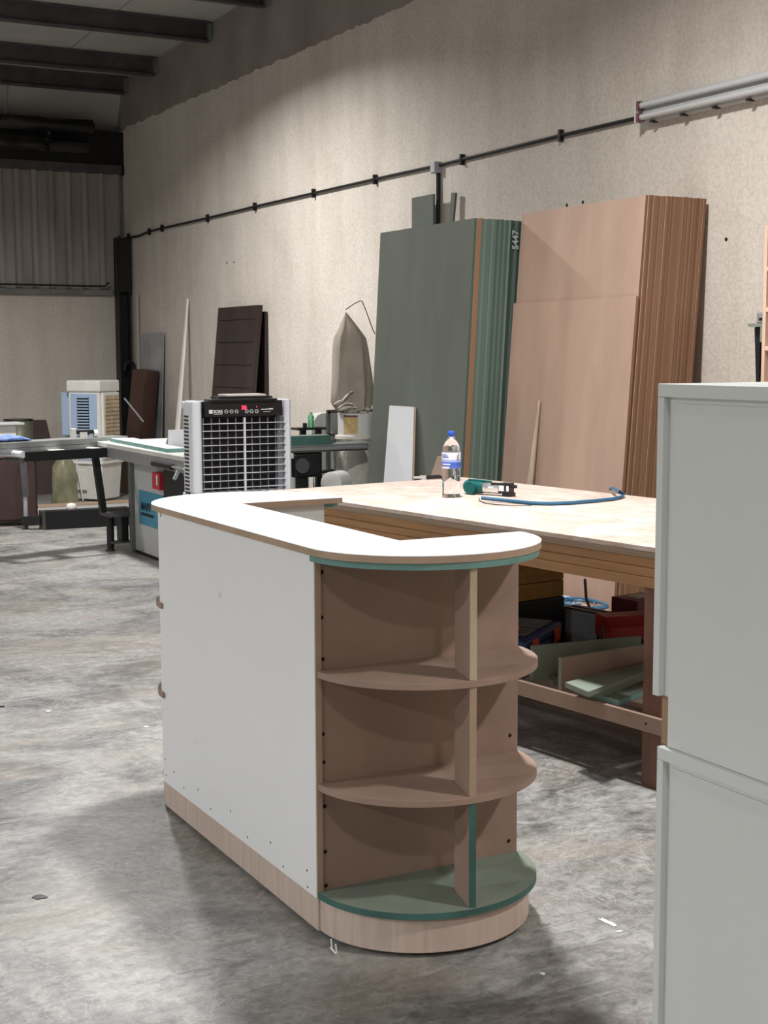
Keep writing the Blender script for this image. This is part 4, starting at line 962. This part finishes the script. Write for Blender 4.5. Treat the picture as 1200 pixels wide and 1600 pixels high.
MB(O).box((3.52, 10.86, .08), (3.575, 10.99, .284)).build('bracket_web', M_black, g)
MB(O).box((3.44, 10.86, .065), (3.60, 10.96, .079)).build('bracket_arm', M_steel, g)
# low black beam with its telescopic post
bb0 = at_z(68, 827, .0); bb1 = at_z(168, 822, .0); pst = at_z(41, 827, 0)
g = thing('support_beam', 'long black floor beam with a grey telescopic post under the saw outrigger', 'saw support', bb0); O = g.location
MB(O).bar(bb0+Vector((0, 0, .085)), bb1+Vector((.2, 0, .085)), .12, .165).build('beam', M_black, g, bevel=.004)
MB(O).box((bb0.x-.02, bb0.y-.07, .001), (bb0.x, bb0.y+.07, .168)).build('end_plate', M_steel, g)
MB(O).bar(pst+Vector((-.03, 0, .075)), bb0+Vector((-.021, 0, .085)), .06, .085).build('side_arm', M_black, g, bevel=.003)
MB(O).tube([(pst.x, pst.y, 0), (pst.x, pst.y, .033)], .02, 8).build('foot', M_steel, g)
MB(O).bar((pst.x, pst.y, .30), (pst.x-.02, pst.y, .655), .06, .06, (1, 0, 0)).build('post', M_steel, g, bevel=.003)
MB(O).tube([(pst.x, pst.y, .12), (pst.x, pst.y, .30)], .02, 8).build('inner_post', M_galv, g, smooth=True)
p = at_z(118, 797, .17); o = MB(p).lathe([(0, 0), (.045, 0), (.05, .02), (.04, .045), (0, .055)], p, 16).build('white_cup', M_cwhite, smooth=True); o.location = p
o.location = (p.x, bb0.y+.02, .169); o.data.transform(Matrix.Translation((0, 0, 0)))
tag(o, 'small white cup resting on the long black floor beam', 'cup')
# blue cloth and white clamp on the sliding beam
q = at_z(10, 690, .9); rings = []; rn = random.Random(9); off = b0.lerp(b1, .27)+Vector((0, 0, .001))
for k in range(12):
    t = k/11; x = -.26+.44*t; hh = .012+.055*math.sin(math.pi*t)*rn.uniform(.55, 1.1)
    rings.append([(x, .075*math.cos(a)*rn.uniform(.7, 1.1), max(.002, hh*(.5+.5*math.sin(a)*rn.uniform(.8, 1.2)))) for a in [2*math.pi*j/12 for j in range(12)]])
o = MB().loft(rings).build('blue_cloth', M_cloth, smooth=True); o.location = off; o.rotation_euler = (0, 0, math.atan2((b1-b0).y, (b1-b0).x))
tag(o, 'crumpled blue cloth lying on the sliding beam at the left edge', 'cloth')
q = b0.lerp(b1, .745); g = thing('beam_clamp', 'small white and black clamp fixed on the sliding beam', 'clamp', q+Vector((0, 0, .001)))
MB().box((-.09, -.03, 0), (-.06, .03, .075)).build('upright', M_cwhite, g, bevel=.003)
MB().box((-.06, -.025, .03), (.09, .025, .06)).build('body', M_black, g, bevel=.004)
MB().box((-.03, -.03, 0), (.03, -.026, .045)).build('plate', M_cwhite, g)
MB().tube([(.09, 0, .03), (.12, 0, .03)], .03, 10).build('knob', M_cwhite, g, smooth=True)
# boards lying on the saw top
zb_ = zS+.001
w0 = at_z(163, 690, zS+.03); w1 = at_z(254, 702, zS+.03)
o = MB((3.6, 10.2, zb_)); o.prism([(3.50, 11.05), (3.46, 9.62), (3.60, 9.60), (3.68, 11.0)], zb_, zb_+.027); o.m = [0, 0]+[1]*4
o = o.build('white_green_board', [M_white, M_teal]); o.location = (3.6, 10.2, zb_); tag(o, 'white-faced board with green edges lying flat on the saw top', 'board')
A = at_z(268, 702, zS); 
o = MB((A.x, A.y, zS)); pa_ = at_y(264, 699, 9.95); pb_ = at_y(300, 671, 9.95)
o.box((pa_.x, 9.95, zS+.001), (pb_.x+.05, 9.965, pb_.z)); o = o.build('white_guard_plate', M_white, bevel=.002); o.location = (A.x, A.y, zS)
tag(o, 'upright white plate standing on the saw top beside the blade', 'plate')

# ------------------------------------------------------------------ machine and dust bag right of the cooler
YM = 9.35
a_ = at_y(443, 699, YM); b_ = at_y(576, 690, YM); zm = .905
g = thing('planer_machine', 'dark planer machine with a long grey table behind the air cooler', 'planer', ((a_.x+b_.x)/2, YM+.15, 0)); O = g.location
MB(O).box((a_.x, YM, zm-.055), (b_.x, YM+.13, zm)).build('planer_table', mat('planer_grey', (.20, .21, .21), .4, metal=.3, var=.1), g, bevel=.006)
MB(O).box((a_.x, YM-.02, zm-.04), (b_.x-.02, YM-.0005, zm-.018)).build('table_rail', M_alu, g, bevel=.003)
cx_ = at_y(478, 740, YM).x
MB(O).box((cx_-.035, YM+.03, .05), (cx_+.035, YM+.11, zm-.24)).build('column', M_black, g, bevel=.004)
MB(O).box((cx_-.09, YM+.01, zm-.239), (cx_+.14, YM+.12, zm-.056)).build('gear_head', M_black, g, bevel=.02)
MB(O).lathe([(0, 0), (.055, 0), (.055, .05), (0, .05)], (cx_-.03, YM-.01, zm-.15), 16, (0, 1, 0)).build('hand_wheel', M_steel, g, smooth=True)
MB(O).tube([(cx_+.1, YM+.05, zm-.21), (cx_+.25, YM+.05, zm-.20)], .012, 8).build('crank', M_black, g)
MB(O).box((cx_-.2, YM+.0, 0), (cx_+.2, YM+.13, .05)).build('base', M_black, g, bevel=.006)
MB(O).box((cx_-.2, YM+.095, .42), (cx_+.22, YM+.13, .47)).build('stretcher', M_mach, g)
# stacked green offcuts on the planer table
A = at_y(455, 692, YM+.05); B = at_y(516, 690, YM+.05)
gy0 = YM+.01; xs0 = A.x-.05
labs = ('bottom board of the small green pile on the planer table', 'middle board of the small green pile on the planer table', 'pale top board of the small green pile on the planer table')
for k in range(3):
    z0 = zm+.001+k*.0225; sx = (.0, -.02, .0)[k]
    off = Vector((xs0, gy0, z0)); o = MB(off); o.box((xs0+sx, gy0, z0), (B.x+sx+(-.01)*k, gy0+.115, z0+.0218)); o.m = [0, 0]+[1]*4 if k == 2 else [1]*6
    o = o.build('green_offcut', [M_grn_cut, M_teal_d]); o.location = off; tag(o, labs[k], 'offcut')
# grey curved guard and black bracket behind
c0_ = at_y(505, 668, YM+.56)
g = thing('blade_guard', 'rounded grey sheet-metal guard standing behind the planer table', 'guard', (c0_.x, YM+.56, 0)); O = g.location
pl_ = [at_y(487, 682, YM+.56), at_y(488, 668, YM+.56), at_y(491, 656, YM+.56), at_y(496, 649, YM+.56), at_y(503, 645.5, YM+.56), at_y(520, 645, YM+.56), at_y(540, 646, YM+.56), at_y(540, 682, YM+.56)]
MB(O).extr(pl_, (0, .12, 0)).build('hood', mat('guard_grey', (.50, .51, .50), .45), g, bevel=.006)
MB(O).box((pl_[0].x+.05, YM+.57, 0), (pl_[-1].x-.05, YM+.65, pl_[0].z+.01)).build('stand', M_mach, g)
fz0 = at_y(515, 680, YM+.49).z; fz1 = at_y(515, 643, YM+.49).z; fx0 = at_y(513, 660, YM+.49).x; fx1 = at_y(584, 660, YM+.49).x
g = thing('dust_extractor_frame', 'dark rectangular steel frame holding the dust bag', 'frame', (fx0, YM+.49, 0)); O = g.location
for a__, b__ in (((fx0, fz0), (fx0, fz1)), ((fx0-.012, fz1), (fx1, fz1)), ((fx0-.012, fz0), (fx1, fz0)), ((fx1, fz0), (fx1, fz1))):
    MB(O).bar((a__[0], YM+.49, a__[1]), (b__[0], YM+.49, b__[1]), .026, .026, (0, 1, 0)).build('frame_bar', M_steel, g)
for x in (fx0, fx1): MB(O).bar((x, YM+.49, 0), (x, YM+.49, fz0-.013), .026, .026, (0, 1, 0)).build('leg', M_steel, g)
# green bottle on a small arm
p = at_y(486, 667.5, YM+.42)
g = thing('green_bottle', 'small green plastic bottle on the ledge behind the planer', 'bottle', (p.x, YM+.42, p.z))
MB().lathe([(0, 0), (.022, 0), (.025, .005), (.025, .05), (.022, .06), (.026, .068), (.024, .08), (.012, .098), (.010, .102), (0, .102)], (0, 0, 0), 18).build('body', M_gglass, g, smooth=True)
MB().lathe([(0, .1022), (.011, .1022), (.011, .114), (0, .114)], (0, 0, 0), 12).build('cap', M_gglass, g)
g = thing('tool_arm', 'thin black metal arm with clamps behind the green pile', 'arm', (p.x-.05, YM+.42, 0)); O = g.location
ax0 = at_y(460, 670, YM+.42)
MB(O).box((ax0.x, YM+.36, p.z-.018), (p.x+.1, YM+.48, p.z-.0005)).build('ledge', M_black, g)
MB(O).box((ax0.x+.05, YM+.40, p.z-.06), (ax0.x+.09, YM+.44, p.z-.0185)).build('clamp', M_black, g)
MB(O).tube([(ax0.x+.07, YM+.38, p.z), (ax0.x+.07, YM+.38, p.z+.035)], .018, 8).build('knob', M_black, g)
MB(O).box((p.x+.04, YM+.40, 0), (p.x+.08, YM+.44, p.z-.0185)).build('post', M_black, g)

# dust bag: gathered canvas hanging from a bent wire
YG = 9.62
def gp(px, py, y=YG): return at_y(px, py, y)
prof = [(488, 540, 541.5), (497, 536.5, 548), (512, 531, 559), (528, 523.5, 570), (545, 521.5, 574), (565, 521, 577), (590, 520.5, 581), (612, 519.5, 583), (628, 519, 582), (634, 522, 580), (640, 527, 577), (643, 531, 574)]
rings = []; NB = 48; rn = random.Random(4)
for i, (py, l, r) in enumerate(prof):
    A = gp(l, py); B = gp(r, py); c = (A+B)/2; hw = (B-A).length/2; hd = min(hw, .12)*.85; ring = []
    t = i/(len(prof)-1)
    for j in range(NB):
        a = 2*math.pi*j/NB
        fold = 1+(.20*math.sin(4*a+.4+t*1.3)+.26*abs(math.sin(3.5*a+1.0-t*.8))+.12*math.sin(9*a+t*2)-.1)*min(1, t*3)
        ring.append((c.x+hw*math.cos(a)*(1+.02*math.sin(7*a)*t), YG+hd*math.sin(a)*fold*(1.0), A.z+ (.012*math.sin(4*a+1) if t > .85 else 0)))
    rings.append(ring)
base = gp(553, 643); off = Vector((base.x, YG, base.z))
g = thing('dust_bag', 'drooping khaki canvas dust bag hanging beside the green stack', 'dust bag', off)
MB(off).loft(rings).build('bag', M_canvas, g, smooth=True)
# gathered, tied hem
for k, (px0, py0, px1, py1, rr) in enumerate(((521, 632, 536, 626, .010), (534, 627, 546, 614, .010), (546, 614, 552, 612, .007), (528, 638, 541, 630, .009), (541, 630, 556, 634, .009), (556, 632, 569, 631, .008), (530, 641, 548, 636, .012), (548, 636, 578, 640, .010))):
    a_ = gp(px0, py0, YG-.095); b_ = gp(px1, py1, YG-.10)
    MB(off).tube([a_, (a_+b_)/2+Vector((0, -.012, .006)), b_], [rr*.6, rr, rr*.7], 7).build('gathered_fold', M_canvasw, g, smooth=True)
o = MB(off).tube([gp(540, 484), gp(553, 475), gp(563, 470), gp(566, 471), gp(572, 486), gp(583, 516), gp(586, 522)], .004, 6).build('hanging_wire', M_steel, smooth=True); o.location = off
tag(o, 'thin bent wire from which the khaki dust bag hangs', 'wire')
# drum below the bag
pb0 = gp(557, 680); pcx = gp(560, 660).x; rz_ = (gp(587, 660).x-gp(533, 660).x)/2
zt1 = gp(557, 645).z; zt0 = gp(557, 679).z
g = thing('extractor_drum', 'pale grey drum with a yellow label under the dust bag', 'drum', (pcx, YG+.02, 0))
MB().lathe([(0, zt0), (rz_, zt0), (rz_, zt1), (0, zt1)], (0, 0, 0), 32).build('drum', M_bucket, g, smooth=True)
aa = math.atan2(-(YG), -pcx)
band(zt0+.012, zt1-.03, rz_+.001, aa-.75, aa+.03, M_yel, 'yellow_label', g, 12)
band(zt1-.03, zt1-.014, rz_+.001, aa-.75, aa+.03, M_maroonp, 'label_header', g, 12)
MB().lathe([(rz_, zt0-.03), (rz_+.022, zt0-.03), (rz_+.022, zt0-.006), (rz_, zt0-.001)], (0, 0, 0), 32).build('clamp_ring', M_canvasw, g, smooth=True)
rings = []; rn = random.Random(8)
for k in range(12):
    t = k/11; z = zt0-.03-(zt0-.035)*t; rr = (rz_+.012)*(1+.02*math.sin(t*6)-.22*max(0, t-.55))
    rings.append([(rr*math.cos(a)*(1+rn.uniform(-.05, .05)), rr*math.sin(a)*(1+rn.uniform(-.05, .05)), z) for a in [2*math.pi*j/28 for j in range(28)]])
MB().loft(rings).build('collection_bag', M_film, g, smooth=True)
# foam roll on the floor and red box behind
pr = at_y(520, 752, YM-.1)
g = thing('foam_roll', 'pale grey foam roll lying under the planer', 'roll', (pr.x, YM-.16, pr.z-.09))
rad = .085; axr = Vector((.8, .6, 0)).normalized(); c = Vector((0, 0, rad))
MB().lathe([(0, 0), (rad*.7, .0), (rad, .012), (rad, .19), (rad*.7, .2), (0, .2)], c-axr*.1, 20, axr).build('foam', M_bucket, g, smooth=True)
for q in (.35, .6, .8):
    u_ = axr.orthogonal().normalized(); v_ = axr.cross(u_)
    MB().tube([c-axr*(.098 if q < .7 else .092)+(u_*math.cos(a)+v_*math.sin(a))*rad*q for a in [2*math.pi*k/20 for k in range(21)]], .003, 5).build('spiral_layer', M_canvasw, g)
zr = pr.z-.09
g = thing('low_stool', 'low white crate under the planer carrying the foam roll', 'crate', (pr.x, YM-.16, 0))
MB(g.location).box((pr.x-.22, YM-.30, .001), (pr.x+.2, YM-.025, zr-.012)).build('crate_body', M_cwhite, g, bevel=.006)
MB(g.location).box((pr.x-.23, YM-.31, zr-.0115), (pr.x+.21, YM-.022, zr-.0005)).build('crate_top', M_mach, g, bevel=.003)
pr = at_y(529, 730, YM+.95)
o = MB((pr.x, YM+.92, 0)).box((pr.x-.07, YM+.92, .001), (pr.x+.09, YM+1.08, at_y(525, 710, YM+.95).z)).build('red_brown_box', mat('oxblood', (.12, .02, .018), .5), bevel=.004); o.location = (pr.x, YM+.92, 0)
tag(o, 'dark oxblood box standing behind the planer beside the extractor drum', 'box')
for k, (pxa, pxb, pyt, lab) in enumerate(((455, 474, 716, 'white carton under the planer next to the cooler'), (474, 497, 712, 'white carton under the planer behind its black column'))):
    A = at_y(pxa, pyt, YM+.56); B = at_y(pxb, pyt, YM+.56)
    o = MB((A.x, YM+.56, 0)).box((A.x, YM+.70, .001), (B.x-.01, YM+.9, A.z)).build('white_carton', M_carton, bevel=.003); o.location = (A.x, YM+.56, 0); tag(o, lab, 'carton')

# ------------------------------------------------------------------ pigeon-hole rack at the right edge, by the wall
xr_ = 5.1; yr = at_x(1191, 500, xr_).y; zr = at_x(1196, 352, xr_).z
g = thing('wooden_rack', 'pale pine pigeon-hole rack at the right edge beside the wall', 'rack', (xr_+.2, yr-.3, 0)); O = g.location
MB(O).box((xr_, yr-.022, 0), (xr_+.40, yr, zr)).build('side_board', M_rack, g, bevel=.002)
MB(O).box((xr_, yr-.60, 0), (xr_+.40, yr-.578, zr)).build('side_board', M_rack, g, bevel=.002)
for py in (420.5, 484, 544.5, 605, 665):
    z = at_x(1198, py, xr_).z; MB(O).box((xr_, yr-.577, z-.011), (xr_+.40, yr-.0225, z+.011)).build('shelf', M_rack, g, bevel=.002)
MB(O).box((xr_, yr-.577, zr-.022), (xr_+.40, yr-.0225, zr)).build('top', M_rack, g)
MB(O).box((xr_+.385, yr-.577, .02), (xr_+.399, yr-.0225, zr-.023)).build('back', M_timber_d, g)
z484 = at_x(1198, 484, xr_).z
g2 = thing('black_tool', 'black hand tool lying in the pine rack at the right edge', 'tool', (xr_+.1, yr-.08, z484+.0115))
MB().box((-.06, -.05, 0), (.1, .05, .07)).build('grip', M_black, g2, bevel=.012)
MB().tube([(-.06, 0, .07), (0, 0, .10), (.08, 0, .09)], .012, 8).build('lever', M_steel, g2, smooth=True)
# bracket, sander and black bag on the far side of the rack
XR = xr_+.01
def ry(px, x=XR+.03): return at_x(px, 508, x).y
pz = at_x(1180, 508, XR).z
g = thing('green_bracket', 'pale green board bracket projecting from the side of the pine rack', 'bracket', (XR+.05, yr+.05, pz))
MB(g.location).box((XR, yr+.0005, pz-.009), (XR+.13, at_x(1168.5, 508, XR).y, pz+.009)).build('arm', M_grn_cut, g)
MB(g.location).box((XR, yr+.0005, pz-.085), (XR+.02, at_x(1188, 508, XR).y, pz-.0095)).build('upright', M_grn_cut, g)
y0_, y1_ = yr+.004, at_x(1181.5, 500, XR+.01).y
g = thing('sander', 'grey hand sander with a wooden knob standing on the green bracket', 'sander', (XR+.04, (y0_+y1_)/2, pz+.0095))
hb = at_x(1185, 488, XR).z-pz-.01
MB().box((-.03, -(y1_-y0_)/2, 0), (.05, (y1_-y0_)/2, hb)).build('body', mat('sander_grey', (.24, .24, .25), .45), g, bevel=.006)
MB().lathe([(0, 0), (.011, 0), (.018, .02), (.011, .04), (.015, .055), (0, .065)], (0, -.012, hb+.0005), 12).build('knob', M_rack, g, smooth=True)
MB().box((-.0315, -.02, hb*.25), (-.0302, .01, hb*.5)).build('vent', M_black, g)
xb_ = XR+.045; zt_ = pz-.0095; ze_ = at_x(1184, 600, xb_).z-.1
ya_, yb_ = at_x(1190, 515, xb_).y, at_x(1180.5, 515, xb_).y; yc_ = at_x(1184, 598, xb_).y
off = Vector((xb_, yr+.02, ze_)); g = thing('black_bag', 'narrow tapering black bag hanging below the green bracket beside the pine rack', 'bag', off)
MB(off).hexa([(xb_, yc_-.006, ze_), (xb_+.015, yc_-.006, ze_), (xb_+.015, yc_+.008, ze_), (xb_, yc_+.008, ze_), (xb_-.01, ya_, zt_), (xb_+.06, ya_, zt_), (xb_+.06, yb_, zt_), (xb_-.01, yb_, zt_)]).build('sleeve', M_black, g, bevel=.004)
MB(off).box((xb_+.062, ya_, zt_-.03), (xb_+.068, yb_, zt_)).build('hook_plate', M_steel, g)

# ------------------------------------------------------------------ small things on the floor
p = at_z(75.5, 1112.5, 0); g = thing('plastic_plug', 'small white plastic cap lying on the concrete at the left', 'cap', (p.x, p.y, .0005))
MB().lathe([(0, 0), (.011, 0), (.0115, .004), (.009, .007), (0, .0075)], (0, 0, 0), 14).build('cap', M_cwhite, g, smooth=True)
MB().lathe([(0, .0075), (.002, .0075), (.002, .0085), (0, .0085)], (0, 0, 0), 8).build('dimple', M_steel, g)
a_ = at_z(-14, 1105, .004); b_ = at_z(7, 1103.5, .004); o = MB(a_).tube([a_, b_], .0035, 6).build('black_screw', M_black); o.location = a_
tag(o, 'black screw lying on the concrete at the left edge', 'screw')
rn = random.Random(21)
def flake(px, py, r, m, label, n=9, sx=1.0, group=None):
    c = at_z(px, py, 0); pts = []
    for k in range(n):
        a = 2*math.pi*k/n; rr = r*rn.uniform(.6, 1.2); pts.append((rr*math.cos(a)*sx, rr*math.sin(a)))
    o = MB().prism(pts, .0004, .0022).build('paint_flake', m); o.location = (c.x, c.y, 0); o.rotation_euler = (0, 0, rn.uniform(0, 3)); tag(o, label, 'flake', group)
flake(848, 1522, .007, M_carton, 'round white chip on the floor right of the counter shadow')
flake(948, 1441, .035, M_carton, 'long white scrape on the floor left of the stacked cabinets', 12, .35)
flake(968, 1456, .012, M_carton, 'short white scrape just below the long one by the stacked cabinets', 9, .5)
flake(229, 1136, .012, M_carton, 'small white crumb on the floor left of the counter')
flake(62, 1402, .022, M_steel, 'dark oval stain on the floor at lower left', 14, .8)
